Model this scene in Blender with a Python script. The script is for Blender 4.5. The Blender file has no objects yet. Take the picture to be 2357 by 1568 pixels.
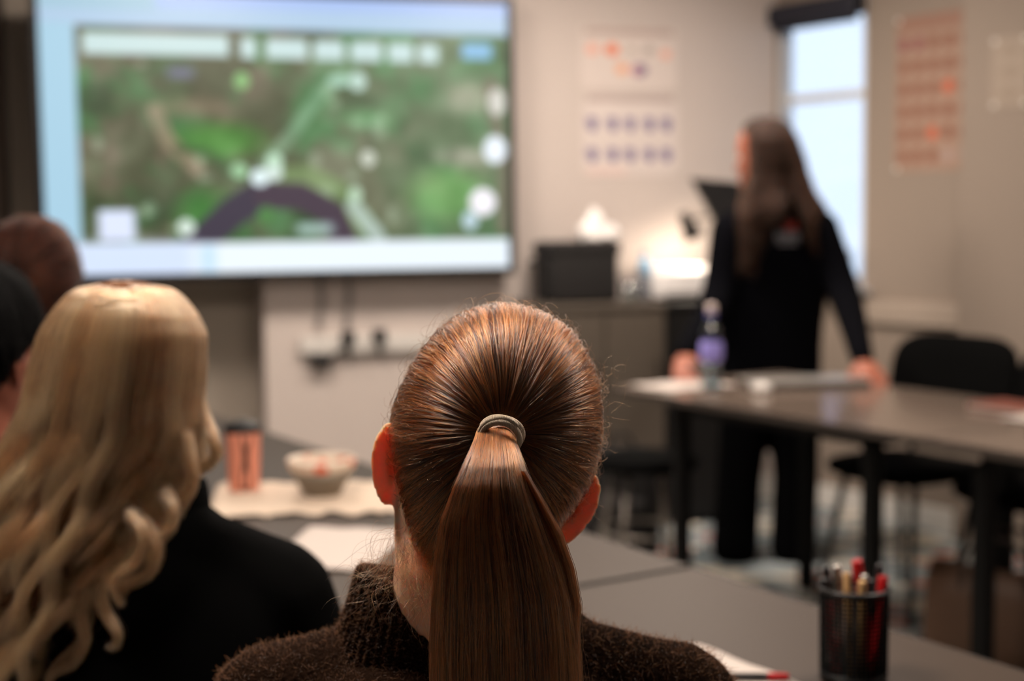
import bpy, bmesh, math, random
import numpy as np
from mathutils import Matrix, Vector

random.seed(7)
rng = np.random.default_rng(11)
SC = bpy.context.scene
COL = SC.collection

# ------------------------------------------------------------------ camera
FPX, CX, CY = 3274.0, 1178.5, 784.0          # 50 mm lens on the 2357x1568 frame
H = 1.30                                      # seated eye height
PITCH = math.radians(4.99)
ROLL = math.radians(0.55)
_f = np.array([0, math.cos(PITCH), -math.sin(PITCH)])
_u0 = np.array([0, math.sin(PITCH), math.cos(PITCH)])
_r0 = np.array([1.0, 0, 0])
_r = math.cos(ROLL) * _r0 - math.sin(ROLL) * _u0
_u = math.sin(ROLL) * _r0 + math.cos(ROLL) * _u0
CAM = np.array([0, 0, H])

cam_data = bpy.data.cameras.new('camera')
cam = bpy.data.objects.new('camera', cam_data)
COL.objects.link(cam)
cam.matrix_world = Matrix(((_r[0], _u[0], -_f[0], 0), (_r[1], _u[1], -_f[1], 0), (_r[2], _u[2], -_f[2], H), (0, 0, 0, 1)))
cam_data.sensor_width = 36.0
cam_data.lens = 36.0 * FPX / 2357.0
cam_data.clip_start = 0.05
cam_data.dof.use_dof = True
cam_data.dof.focus_distance = 1.04
cam_data.dof.aperture_fstop = 3.5
SC.camera = cam

# ------------------------------------------------------------------ view + world + daylight
SC.view_settings.view_transform = 'Standard'
SC.view_settings.look = 'None'
SC.view_settings.exposure = 0.27
SC.view_settings.gamma = 1.0
SC.view_settings.use_curve_mapping = False
SC.cycles.max_bounces = 10
SC.cycles.diffuse_bounces = 3
SC.cycles.glossy_bounces = 5
SC.cycles.transmission_bounces = 10
SC.cycles.adaptive_threshold = 0.03
SC.cycles.use_light_tree = False
SC.cycles.transparent_max_bounces = 8
SC.cycles.caustics_reflective = False
SC.cycles.caustics_refractive = False
world = bpy.data.worlds.new('overcast_sky')
SC.world = world
world.use_nodes = True
_bg = world.node_tree.nodes['Background']
_bg.inputs[0].default_value = (0.72, 0.83, 1.0, 1)
_bg.inputs[1].default_value = 1.1
CEIL = 2.60
PANEL_STRENGTH = 42.0
PANEL_COLOR = (1.0, 0.865, 0.75)
PANELS = [(-0.62, 1.50), (0.55, 4.95), (-0.85, 4.55), (1.35, 2.30)]
TABLE_Z = 0.735
LAMP_POWER = 4.5


def ray(x, y):
    return _f * FPX + _r * (x - CX) - _u * (y - CY)


def px(x, y, d):
    """world point seen at photo position x, y that lies at distance d along +Y"""
    v = ray(x, y)
    return CAM + v * (d / v[1])


def pxz(x, y, z):
    v = ray(x, y)
    return CAM + v * ((z - H) / v[2])


def lin(c):
    """sRGB 0-255 -> linear"""
    c = np.asarray(c, float) / 255.0
    return np.where(c <= 0.04045, c / 12.92, ((c + 0.055) / 1.055) ** 2.4)


# ------------------------------------------------------------------ materials
MATS = {}


def mat(name, rgb, rough=0.5, vary=0.0, scale=8.0, bump=0.0, bscale=60.0, metal=0.0, spec=0.5, sheen=0.0, stretch=None, sss=0.0, coat=0.0):
    if name in MATS:
        return MATS[name]
    m = bpy.data.materials.new(name)
    m.use_nodes = True
    nt = m.node_tree
    b = nt.nodes['Principled BSDF']
    c = tuple(lin(rgb)) + (1,)
    b.inputs['Base Color'].default_value = c
    b.inputs['Roughness'].default_value = rough
    b.inputs['Metallic'].default_value = metal
    b.inputs['Specular IOR Level'].default_value = spec
    if sheen:
        b.inputs['Sheen Weight'].default_value = sheen
    if coat:
        b.inputs['Coat Weight'].default_value = coat
    if sss:
        b.inputs['Subsurface Weight'].default_value = sss
        b.inputs['Subsurface Radius'].default_value = (1.0, 0.42, 0.25)
        b.inputs['Subsurface Scale'].default_value = 0.011
    tc = nt.nodes.new('ShaderNodeTexCoord')
    mp = nt.nodes.new('ShaderNodeMapping')
    if stretch:
        mp.inputs['Scale'].default_value = stretch
    nt.links.new(tc.outputs['Object'], mp.inputs['Vector'])
    n = nt.nodes.new('ShaderNodeTexNoise')
    n.inputs['Scale'].default_value = scale
    n.inputs['Detail'].default_value = 4
    nt.links.new(mp.outputs[0], n.inputs['Vector'])
    mx = nt.nodes.new('ShaderNodeMix')
    mx.data_type = 'RGBA'
    v = max(vary, 0.02)
    mx.inputs[6].default_value = tuple(np.clip(np.array(c[:3]) * (1 - v), 0, 1)) + (1,)
    mx.inputs[7].default_value = tuple(np.clip(np.array(c[:3]) * (1 + v), 0, 1)) + (1,)
    nt.links.new(n.outputs[0], mx.inputs[0])
    nt.links.new(mx.outputs[2], b.inputs['Base Color'])
    if bump:
        n2 = nt.nodes.new('ShaderNodeTexNoise')
        n2.inputs['Scale'].default_value = bscale
        n2.inputs['Detail'].default_value = 3
        nt.links.new(mp.outputs[0], n2.inputs['Vector'])
        bp = nt.nodes.new('ShaderNodeBump')
        bp.inputs['Strength'].default_value = bump
        bp.inputs['Distance'].default_value = 0.004
        nt.links.new(n2.outputs[0], bp.inputs['Height'])
        nt.links.new(bp.outputs[0], b.inputs['Normal'])
    MATS[name] = m
    return m


def emit_mat(name, rgb, strength):
    m = bpy.data.materials.new(name)
    m.use_nodes = True
    nt = m.node_tree
    nt.nodes.clear()
    o = nt.nodes.new('ShaderNodeOutputMaterial')
    e = nt.nodes.new('ShaderNodeEmission')
    e.inputs[0].default_value = tuple(rgb) + (1,)
    e.inputs[1].default_value = strength
    nt.links.new(e.outputs[0], o.inputs[0])
    return m


def glass_mat(name, tint=(1, 1, 1), rough=0.0, alpha=0.12):
    m = bpy.data.materials.new(name)
    m.use_nodes = True
    nt = m.node_tree
    nt.nodes.clear()
    o = nt.nodes.new('ShaderNodeOutputMaterial')
    t = nt.nodes.new('ShaderNodeBsdfTransparent')
    t.inputs[0].default_value = tuple(tint) + (1,)
    g = nt.nodes.new('ShaderNodeBsdfGlossy')
    g.inputs['Roughness'].default_value = rough
    fr = nt.nodes.new('ShaderNodeLayerWeight')
    fr.inputs[0].default_value = 0.5
    p5 = nt.nodes.new('ShaderNodeMath')
    p5.operation = 'POWER'
    p5.inputs[1].default_value = 4.0
    nt.links.new(fr.outputs['Facing'], p5.inputs[0])
    mu = nt.nodes.new('ShaderNodeMath')
    mu.operation = 'MULTIPLY_ADD'
    mu.use_clamp = True
    mu.inputs[1].default_value = 0.6
    mu.inputs[2].default_value = alpha + 0.03
    nt.links.new(p5.outputs[0], mu.inputs[0])
    mx = nt.nodes.new('ShaderNodeMixShader')
    nt.links.new(mu.outputs[0], mx.inputs[0])
    nt.links.new(t.outputs[0], mx.inputs[1])
    nt.links.new(g.outputs[0], mx.inputs[2])
    nt.links.new(mx.outputs[0], o.inputs[0])
    return m


def print_mat(name, emission=0.0, rough=0.7):
    """flat print or screen picture: colour from the sheet's own colour layer"""
    m = bpy.data.materials.new(name)
    m.use_nodes = True
    nt = m.node_tree
    b = nt.nodes['Principled BSDF']
    a = nt.nodes.new('ShaderNodeAttribute')
    a.attribute_name = 'picture'
    if emission:
        b.inputs['Base Color'].default_value = (0.01, 0.01, 0.01, 1)
        b.inputs['Roughness'].default_value = 0.35
        nt.links.new(a.outputs[0], b.inputs['Emission Color'])
        b.inputs['Emission Strength'].default_value = emission
        m.cycles.emission_sampling = 'NONE'
    else:
        nt.links.new(a.outputs[0], b.inputs['Base Color'])
        b.inputs['Roughness'].default_value = rough
    return m


def hair_mat(name, dark, light, rough=0.3, radial=0.4, rrough=0.1, ior=1.55):
    """fibre shader; colour runs from dark to light with each strand's own 'shade' value"""
    m = bpy.data.materials.new(name)
    m.use_nodes = True
    nt = m.node_tree
    nt.nodes.clear()
    o = nt.nodes.new('ShaderNodeOutputMaterial')
    h = nt.nodes.new('ShaderNodeBsdfHairPrincipled')
    h.parametrization = 'COLOR'
    h.inputs['Roughness'].default_value = rough
    h.inputs['Radial Roughness'].default_value = radial
    h.inputs['Random Roughness'].default_value = rrough
    h.inputs['IOR'].default_value = ior
    at = nt.nodes.new('ShaderNodeAttribute')
    at.attribute_name = 'shade'
    mx = nt.nodes.new('ShaderNodeMix')
    mx.data_type = 'RGBA'
    mx.inputs[6].default_value = tuple(lin(dark)) + (1,)
    mx.inputs[7].default_value = tuple(lin(light)) + (1,)
    nt.links.new(at.outputs['Fac'], mx.inputs[0])
    nt.links.new(mx.outputs[2], h.inputs['Color'])
    nt.links.new(h.outputs[0], o.inputs[0])
    return m


# ------------------------------------------------------------------ object helpers
def tag(o, label=None, cat=None, group=None, kind=None):
    if label:
        o['label'] = label
    if cat:
        o['category'] = cat
    if group:
        o['group'] = group
    if kind:
        o['kind'] = kind
    return o


def empty(name, loc=(0, 0, 0), rz=0.0, label=None, cat=None, group=None):
    o = bpy.data.objects.new(name, None)
    COL.objects.link(o)
    o.empty_display_size = 0.1
    o.matrix_basis = Matrix.Translation(Vector(loc)) @ Matrix.Rotation(rz, 4, 'Z')
    tag(o, label, cat, group)
    return o


def link(name, me, m, parent=None, local=True, smooth=False):
    o = bpy.data.objects.new(name, me)
    COL.objects.link(o)
    if m is not None:
        me.materials.append(m)
    if smooth and hasattr(me, 'polygons'):
        me.polygons.foreach_set('use_smooth', [True] * len(me.polygons))
    if parent is not None:
        o.parent = parent
        if not local:
            o.matrix_parent_inverse = parent.matrix_basis.inverted()
    return o


class MB:
    """collects shapes; build() links them as one mesh object"""

    def __init__(self):
        self.v, self.f = [], []

    def add(self, v, f):
        n = len(self.v)
        self.v.extend([tuple(map(float, p)) for p in v])
        self.f.extend([tuple(i + n for i in q) for q in f])
        return self

    def box(self, c, s, rot=None, bevel=0.0, seg=2):
        bm = bmesh.new()
        bmesh.ops.create_cube(bm, size=1.0)
        for v in bm.verts:
            v.co = Vector((v.co.x * s[0], v.co.y * s[1], v.co.z * s[2]))
        if bevel:
            bmesh.ops.bevel(bm, geom=bm.edges[:], offset=bevel, segments=seg, profile=0.5, affect='EDGES')
        mt = Matrix.Translation(Vector(c))
        if rot is not None:
            mt = mt @ (rot if isinstance(rot, Matrix) else Matrix.Rotation(rot, 4, 'Z'))
        bm.transform(mt)
        bm.verts.index_update()
        self.add([v.co for v in bm.verts], [[v.index for v in f.verts] for f in bm.faces])
        bm.free()
        return self

    def lathe(self, prof, c=(0, 0, 0), n=24, cap0=True, cap1=True, mt=None):
        vs, fs = [], []
        for (r, z) in prof:
            for k in range(n):
                a = 2 * math.pi * k / n
                p = Vector((r * math.cos(a), r * math.sin(a), z))
                if mt is not None:
                    p = mt @ p
                vs.append(p + Vector(c))
        m = len(prof)
        for i in range(m - 1):
            for k in range(n):
                fs.append((i * n + k, i * n + (k + 1) % n, (i + 1) * n + (k + 1) % n, (i + 1) * n + k))
        if cap0:
            fs.append(tuple(range(n - 1, -1, -1)))
        if cap1:
            fs.append(tuple((m - 1) * n + k for k in range(n)))
        return self.add(vs, fs)

    def tube(self, pts, rad, n=10, up=None, cap=True):
        """sweep; rad = number, list of numbers or list of (rx, ry): rx across 'side', ry along 'up'"""
        P = [np.asarray(p, float) for p in pts]
        vs, fs = [], []
        m = len(P)
        prev = np.asarray(up if up is not None else (0.03, 0.02, 1.0), float)
        for i in range(m):
            t = P[min(i + 1, m - 1)] - P[max(i - 1, 0)]
            t = t / (np.linalg.norm(t) + 1e-9)
            side = np.cross(t, prev)
            if np.linalg.norm(side) < 1e-3:
                side = np.cross(t, (1.0, 0.1, 0.0))
            side /= np.linalg.norm(side)
            w = np.cross(side, t)
            if up is None:
                prev = w
            r = rad if np.isscalar(rad) else rad[i]
            rx, ry = (r, r) if np.isscalar(r) else r
            for k in range(n):
                a = 2 * math.pi * k / n
                vs.append(P[i] + side * rx * math.cos(a) + w * ry * math.sin(a))
        for i in range(m - 1):
            for k in range(n):
                fs.append((i * n + k, i * n + (k + 1) % n, (i + 1) * n + (k + 1) % n, (i + 1) * n + k))
        if cap:
            fs.append(tuple(range(n - 1, -1, -1)))
            fs.append(tuple((m - 1) * n + k for k in range(n)))
        return self.add(vs, fs)

    def limb(self, pts, rad, n=14, up=None, sub=5):
        """smooth tapered limb with rounded ends through a few joints"""
        P = np.array(pts, float)
        R = np.array([(r, r) if np.isscalar(r) else r for r in rad], float)
        ts = np.linspace(0, len(P) - 1, (len(P) - 1) * sub + 1)
        Q = np.array([cr(P, t) for t in ts])
        S = np.array([cr(R, t) for t in ts])
        d0 = Q[0] - Q[1]
        d0 /= np.linalg.norm(d0)
        d1 = Q[-1] - Q[-2]
        d1 /= np.linalg.norm(d1)
        pre, prs, post, pos = [], [], [], []
        for a in (0.15, 0.5, 0.85):
            k, e = math.cos(a * math.pi / 2), math.sin(a * math.pi / 2)
            post.append(Q[-1] + d1 * S[-1].min() * e)
            pos.append(S[-1] * max(k, 0.08))
            pre.insert(0, Q[0] + d0 * S[0].min() * e)
            prs.insert(0, S[0] * max(k, 0.08))
        self.tube(pre + list(Q) + post, [tuple(x) for x in prs + list(S) + pos], n=n, up=up)
        return self

    def mesh(self, name):
        me = bpy.data.meshes.new(name)
        me.from_pydata(self.v, [], self.f)
        me.update()
        return me

    def build(self, name, m, parent=None, local=True, smooth=False):
        return link(name, self.mesh(name), m, parent, local, smooth)

    def remesh(self, name, m, parent=None, local=False, voxel=0.008, smooth=4, fac=0.5):
        o = bpy.data.objects.new(name, self.mesh(name))
        COL.objects.link(o)
        r = o.modifiers.new('r', 'REMESH')
        r.mode = 'VOXEL'
        r.voxel_size = voxel
        s = o.modifiers.new('s', 'SMOOTH')
        s.iterations = smooth
        s.factor = fac
        dg = bpy.context.evaluated_depsgraph_get()
        me = bpy.data.meshes.new_from_object(o.evaluated_get(dg))
        old = o.data
        bpy.data.objects.remove(o)
        bpy.data.meshes.remove(old)
        me.name = name
        return link(name, me, m, parent, local, True)


def cr(P, t):
    """Catmull-Rom through rows of P at parameter t"""
    n = len(P)
    i = int(min(max(math.floor(t), 0), n - 2))
    f = t - i
    p0 = P[i - 1] if i > 0 else 2 * P[0] - P[1]
    p1, p2 = P[i], P[i + 1]
    p3 = P[i + 2] if i + 2 < n else 2 * P[-1] - P[-2]
    return 0.5 * (2 * p1 + (p2 - p0) * f + (2 * p0 - 5 * p1 + 4 * p2 - p3) * f * f + (3 * p1 - p0 - 3 * p2 + p3) * f ** 3)


def curves_obj(name, S, r0, r1, m, parent, taper=0.25, shade=None):
    """S: (N, K, 3) strands in world space -> one hair object"""
    N, K = S.shape[:2]
    hc = bpy.data.hair_curves.new(name)
    hc.add_curves([K] * N)
    hc.attributes['position'].data.foreach_set('vector', S.reshape(-1).astype(np.float32))
    t = np.linspace(0, 1, K)
    rr = np.where(t < 1 - taper, r0, r0 + (r1 - r0) * (t - (1 - taper)) / taper)
    ra = hc.attributes.get('radius') or hc.attributes.new('radius', 'FLOAT', 'POINT')
    sc = rng.uniform(0.7, 1.2, N)
    ra.data.foreach_set('value', (sc[:, None] * rr[None, :]).reshape(-1).astype(np.float32))
    sh = np.clip(rng.normal(.5, .25, N) if shade is None else shade, 0, 1)
    hc.attributes.new('shade', 'FLOAT', 'CURVE').data.foreach_set('value', sh.astype(np.float32))
    o = bpy.data.objects.new(name, hc)
    COL.objects.link(o)
    hc.materials.append(m)
    if parent is not None:
        o.parent = parent
        o.matrix_parent_inverse = parent.matrix_basis.inverted()
    return o


def picture_grid(name, W, Hh, nx, ny, paint, m, parent=None, thick=0.002):
    """flat sheet W x Hh in local x/z (face towards -y) whose colour layer is painted by paint(u, v), v down"""
    u, v = np.meshgrid((np.arange(nx + 1)) / nx, (np.arange(ny + 1)) / ny)
    vs = np.stack([(u - 0.5) * W, 0 * u, (0.5 - v) * Hh], -1).reshape(-1, 3)
    i = np.arange(nx * ny)
    a = (i // nx) * (nx + 1) + i % nx
    fs = np.stack([a, a + nx + 1, a + nx + 2, a + 1], -1)
    me = bpy.data.meshes.new(name)
    me.from_pydata(vs.tolist(), [], fs.tolist())
    at = me.color_attributes.new('picture', 'FLOAT_COLOR', 'POINT')
    c = np.ones((len(vs), 4))
    c[:, :3] = lin(paint(u, v).reshape(-1, 3))
    at.data.foreach_set('color', c.reshape(-1))
    # give the sheet its thickness
    if thick:
        bm = bmesh.new()
        bm.from_mesh(me)
        r = bmesh.ops.extrude_face_region(bm, geom=bm.faces[:])
        for e in r['geom']:
            if isinstance(e, bmesh.types.BMVert):
                e.co.y += thick
        bm.faces.ensure_lookup_table()
        bmesh.ops.recalc_face_normals(bm, faces=bm.faces)
        bm.to_mesh(me)
        bm.free()
    return link(name, me, m, parent, True)


_lat = rng.random((64, 64, 4))


def vnoise(u, v, s, ch=0):
    x, y = u * s, v * s
    xi, yi = np.floor(x).astype(int), np.floor(y).astype(int)
    fx, fy = x - xi, y - yi
    fx, fy = fx * fx * (3 - 2 * fx), fy * fy * (3 - 2 * fy)
    g = lambda a, b: _lat[a % 64, b % 64, ch]
    return (g(xi, yi) * (1 - fx) + g(xi + 1, yi) * fx) * (1 - fy) + (g(xi, yi + 1) * (1 - fx) + g(xi + 1, yi + 1) * fx) * fy


def fbm(u, v, s, ch=0):
    return (vnoise(u, v, s, ch) * 4 + vnoise(u, v, s * 2.1, ch) * 2 + vnoise(u, v, s * 4.3, ch)) / 7


def box_mask(u, v, u0, u1, v0, v1, e=0.004):
    s = lambda x: np.clip(x / e + 0.5, 0, 1)
    return s(u - u0) * s(u1 - u) * s(v - v0) * s(v1 - v)


def dot_mask(u, v, cu, cv, ru, rv):
    return np.clip((1 - np.hypot((u - cu) / ru, (v - cv) / rv)) * 4, 0, 1)


def seg_mask(u, v, pts, w, asp=1.78):
    best = np.full(u.shape, 9.0)
    for (a, b) in zip(pts[:-1], pts[1:]):
        ax, ay, bx, by = a[0] * asp, a[1], b[0] * asp, b[1]
        dx, dy = bx - ax, by - ay
        t = np.clip(((u * asp - ax) * dx + (v - ay) * dy) / (dx * dx + dy * dy), 0, 1)
        best = np.minimum(best, np.hypot(u * asp - ax - t * dx, v - ay - t * dy))
    return np.clip((w - best) / 0.012, 0, 1)


def over(img, m, c):
    return img * (1 - m[..., None]) + np.array(c, float) * m[..., None]


# ================================================================== THE ROOM
CORNER = np.array([1.20, 6.50])
FD = np.array([-0.9610, -0.2765])            # along the front wall, leftwards
FN = np.array([0.2765, -0.9610])             # front wall normal, into the room
RA = math.radians(35.0)
RD = np.array([math.sin(RA), -math.cos(RA)])  # along the window wall, towards the viewer
RN = np.array([-math.cos(RA), -math.sin(RA)])  # its normal, into the room


def fw(t, z, out=0.0):
    p = CORNER + FD * t + FN * out
    return np.array([p[0], p[1], z])


def rw(t, z, out=0.0):
    p = CORNER + RD * t + RN * out
    return np.array([p[0], p[1], z])


def on_front(x, y, out=0.0):
    """(t, z) on the front wall seen at photo x, y"""
    v = ray(x, y)
    o = CORNER + FN * out
    k = (o @ FN) / (v[:2] @ FN)
    p = CAM + v * k
    return float((p[:2] - CORNER) @ FD), float(p[2])


def on_right(x, y, out=0.0):
    v = ray(x, y)
    o = CORNER + RN * out
    k = (o @ RN) / (v[:2] @ RN)
    p = CAM + v * k
    return float((p[:2] - CORNER) @ RD), float(p[2])


def rz_of(n):
    """z rotation that turns local -y onto direction n"""
    return math.atan2(n[0], -n[1])


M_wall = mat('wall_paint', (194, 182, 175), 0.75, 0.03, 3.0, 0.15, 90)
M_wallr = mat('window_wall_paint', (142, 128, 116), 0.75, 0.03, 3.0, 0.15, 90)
M_alc = mat('alcove_shade_tone', (150, 139, 127), 0.8, 0.04, 3.0, 0.15, 90)  # wall tone darkened to put the recess shade into the colour
M_left = mat('dark_shade_brown', (50, 37, 28), 0.8, 0.06, 3.0, 0.15, 90)  # dark brown puts shade into the wall colour; unseen walls cut bounce
M_white = mat('white_gloss', (222, 218, 212), 0.4, 0.02, 6)
M_trunk = mat('white_plastic', (205, 200, 194), 0.45, 0.02, 6)
M_black = mat('black_plastic', (16, 15, 15), 0.45, 0.1, 20)
M_metal = mat('dark_metal', (28, 26, 25), 0.4, 0.1, 20, metal=0.6)


def wall_slab(name, poly, z0, z1, m):
    """upright slab from a flat outline of (x, y) corners"""
    mb = MB()
    n = len(poly)
    mb.add([(p[0], p[1], z) for z in (z0, z1) for p in poly],
           [tuple(range(n - 1, -1, -1)), tuple(range(n, 2 * n))] + [(i, (i + 1) % n, n + (i + 1) % n, n + i) for i in range(n)])
    o = mb.build(name, m)
    return tag(o, kind='structure')


LEFT_X, BACK_Y, RIGHT_END = -2.02, -1.6, 4.6
t_step, _ = on_front(610, 800)
P0 = CORNER
P1 = CORNER + FD * t_step
tk = 0.15
ALC = 0.20
# front wall with the step on its far side, then the alcove behind the screen
wall_slab('wall_front', [P0, P1, P1 - FN * 0.1, P0 - FN * 0.1], 0, CEIL, M_wall)
wall_slab('wall_return', [P1 - FN * 0.1, P1 - FN * (ALC + tk), P1 - FN * (ALC + tk) - FD * 0.1, P1 - FN * 0.1 - FD * 0.1], 0, CEIL, M_wall)
A1 = P1 - FN * ALC
tl = (LEFT_X - A1[0]) / FD[0]
A2 = A1 + FD * tl
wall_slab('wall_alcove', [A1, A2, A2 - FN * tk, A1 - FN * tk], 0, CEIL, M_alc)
wall_slab('wall_left', [A2, (LEFT_X, BACK_Y), (LEFT_X - tk, BACK_Y), (LEFT_X - tk, A2[1])], 0, CEIL, M_left)
# window wall: built around the opening
t_w0, _ = on_right(1788, 300)
t_w1, _ = on_right(1992, 300)
_, z_w1 = on_right(1895, 46)
z_w0 = 0.98
RL = 7.0


def rbox(name, t0, t1, z0, z1, o0, o1, m, parent=None, bev=0.0):
    c = CORNER + RD * (t0 + t1) / 2 + RN * (o0 + o1) / 2
    mb = MB().box((c[0], c[1], (z0 + z1) / 2), (abs(t1 - t0), abs(o1 - o0), z1 - z0), math.atan2(RD[1], RD[0]), bev)
    return mb.build(name, m, parent, False)


def fbox(name, t0, t1, z0, z1, o0, o1, m, parent=None, bev=0.0):
    c = CORNER + FD * (t0 + t1) / 2 + FN * (o0 + o1) / 2
    mb = MB().box((c[0], c[1], (z0 + z1) / 2), (abs(t1 - t0), abs(o1 - o0), z1 - z0), math.atan2(FD[1], FD[0]), bev)
    return mb.build(name, m, parent, False)


def rect_prism(mb, t0, t1, z0, z1, o0, o1):
    c = CORNER + RD * (t0 + t1) / 2 + RN * (o0 + o1) / 2
    mb.box((c[0], c[1], (z0 + z1) / 2), (abs(t1 - t0), abs(o1 - o0), z1 - z0), math.atan2(RD[1], RD[0]))


wm = MB()
rect_prism(wm, -0.2, t_w0, 0, CEIL, -0.09, 0)
rect_prism(wm, t_w1, RL, 0, CEIL, -0.09, 0)
rect_prism(wm, t_w0, t_w1, 0, z_w0, -0.09, 0)
rect_prism(wm, t_w0, t_w1, z_w1 + 0.09, CEIL, -0.09, 0)
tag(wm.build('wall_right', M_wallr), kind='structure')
E = CORNER + RD * RL
wall_slab('wall_back', [(LEFT_X - tk, BACK_Y), (E[0] + 0.3, BACK_Y), (E[0] + 0.3, BACK_Y - tk), (LEFT_X - tk, BACK_Y - tk)], 0, CEIL, M_left)
wall_slab('wall_side', [(E[0], E[1] + 0.2), (E[0] + tk, E[1] + 0.2), (E[0] + tk, BACK_Y), (E[0], BACK_Y)], 0, CEIL, M_left)


# floor: patterned carpet
def carpet():
    m = bpy.data.materials.new('patterned_carpet')
    m.use_nodes = True
    nt = m.node_tree
    b = nt.nodes['Principled BSDF']
    b.inputs['Roughness'].default_value = 0.95
    tc = nt.nodes.new('ShaderNodeTexCoord')
    mp = nt.nodes.new('ShaderNodeMapping')
    mp.inputs['Rotation'].default_value = (0, 0, math.radians(33))
    mp.inputs['Scale'].default_value = (5.0, 11.0, 1)
    vo = nt.nodes.new('ShaderNodeTexVoronoi')
    vo.inputs['Scale'].default_value = 1.6
    nt.links.new(tc.outputs['Object'], mp.inputs['Vector'])
    nt.links.new(mp.outputs[0], vo.inputs['Vector'])
    sep = nt.nodes.new('ShaderNodeSeparateColor')
    nt.links.new(vo.outputs['Color'], sep.inputs[0])
    cr_ = nt.nodes.new('ShaderNodeValToRGB')
    cr_.color_ramp.interpolation = 'CONSTANT'
    stops = [(0, (122, 130, 134)), (0.24, (172, 180, 182)), (0.44, (218, 206, 186)), (0.58, (140, 152, 154)), (0.74, (236, 228, 214)), (0.86, (186, 104, 72)), (0.93, (96, 104, 110))]
    el = cr_.color_ramp.elements
    el[0].position, el[0].color = stops[0][0], tuple(lin(stops[0][1])) + (1,)
    el[1].position, el[1].color = stops[1][0], tuple(lin(stops[1][1])) + (1,)
    for p, c in stops[2:]:
        e = el.new(p)
        e.color = tuple(lin(c)) + (1,)
    nt.links.new(sep.outputs[0], cr_.inputs[0])
    n = nt.nodes.new('ShaderNodeTexNoise')
    n.inputs['Scale'].default_value = 300
    nt.links.new(tc.outputs['Object'], n.inputs['Vector'])
    mx = nt.nodes.new('ShaderNodeMix')
    mx.data_type = 'RGBA'
    mx.blend_type = 'MULTIPLY'
    mx.inputs[0].default_value = 0.25
    nt.links.new(cr_.outputs[0], mx.inputs[6])
    nt.links.new(n.outputs[0], mx.inputs[7])
    nt.links.new(mx.outputs[2], b.inputs['Base Color'])
    return m


fo = MB().box((0.8, 2.4, -0.05), (7.6, 8.6, 0.1)).build('floor', carpet())
tag(fo, kind='structure')
co = MB().box((0.8, 2.4, CEIL + 0.05), (7.8, 8.8, 0.1)).build('ceiling', mat('ceiling_tile', (158, 153, 147), 0.9, 0.03, 30, 0.3, 120))
tag(co, kind='structure')

# ceiling light panels: one lights the crown, unseen others added as wash and fill
M_pan = emit_mat('panel_diffuser', PANEL_COLOR, PANEL_STRENGTH)
first = None
plabels = ['square ceiling light panel above the black jacket and brown turtleneck', 'unseen light panel added to wash the front wall by presenter table',
           'unseen light panel added to wash the front wall before the screen', 'unseen fill light panel added on the ceiling between the table rows']
for (x, y), lb in zip(PANELS, plabels):
    r = empty('ceiling_light', (x, y, CEIL), math.radians(-33), lb, 'ceiling light', 'square ceiling light panels')
    if first is None:
        fm = MB()
        for s in (-1, 1):
            fm.box((s * 0.295, 0, -0.008), (0.03, 0.62, 0.016))
            fm.box((0, s * 0.295, -0.008), (0.56, 0.03, 0.016))
        f = fm.build('frame', M_white, r)
        d = MB().box((0, 0, -0.004), (0.56, 0.56, 0.006)).build('diffuser', M_pan, r)
        first = (f, d)
    else:
        for q in first:
            c = q.copy()
            COL.objects.link(c)
            c.parent = r

# skirting along the front and window walls
tag(fbox('baseboard_front', 0.01, t_step, 0, 0.1, 0, 0.015, M_white), kind='structure')
tag(rbox('baseboard_right', 0.02, 2.4, 0, 0.1, 0, 0.015, M_white), kind='structure')

# window
wroot = empty('window_1', rw((t_w0 + t_w1) / 2, z_w0))
tag(wroot, kind='structure')
M_wframe = mat('window_frame_white', (200, 202, 205), 0.4, 0.02, 6)
zt = z_w1 + 0.09
for (a, b_, c_, d_) in ((t_w0, t_w0 + 0.028, z_w0, zt), (t_w1 - 0.028, t_w1, z_w0, zt)):
    rbox('window_jamb', a, b_, c_, d_, -0.07, -0.015, M_wframe, wroot)
for (c_, d_) in ((z_w0, z_w0 + 0.05), (zt - 0.05, zt)):
    rbox('window_rail', t_w0 + 0.028, t_w1 - 0.028, c_, d_, -0.07, -0.015, M_wframe, wroot)
_, z_tr = on_right(1895, 222)
rbox('transom', t_w0 + 0.028, t_w1 - 0.028, z_tr - 0.018, z_tr + 0.018, -0.065, -0.02, M_wframe, wroot)
M_glass = glass_mat('window_glass', (0.96, 0.98, 1.0), 0.0, 0.0)
rbox('pane', t_w0 + 0.028, t_w1 - 0.028, z_w0 + 0.05, z_tr - 0.018, -0.045, -0.039, M_glass, wroot)
rbox('pane', t_w0 + 0.028, t_w1 - 0.028, z_tr + 0.018, zt - 0.05, -0.045, -0.039, M_glass, wroot)
rbox('sill', t_w0 - 0.04, t_w1 + 0.04, z_w0 - 0.025, z_w0 + 0.0, -0.014, 0.09, M_wframe, wroot, 0.004)

# roller blind cassette at the window head
blind = empty('roller_blind', rw((t_w0 + t_w1) / 2, z_w1), 0, 'dark navy roller blind rolled up at the top of the window', 'blind')
M_navy = mat('navy_fabric', (18, 20, 34), 0.6, 0.1, 40)
rbox('cassette', t_w0 + 0.004, t_w1 - 0.004, z_w1 - 0.005, z_w1 + 0.085, 0.002, 0.075, M_navy, blind, 0.012)
rbox('hem_bar', t_w0 + 0.02, t_w1 - 0.02, z_w1 - 0.03, z_w1 - 0.006, 0.03, 0.045, M_navy, blind, 0.004)

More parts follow.
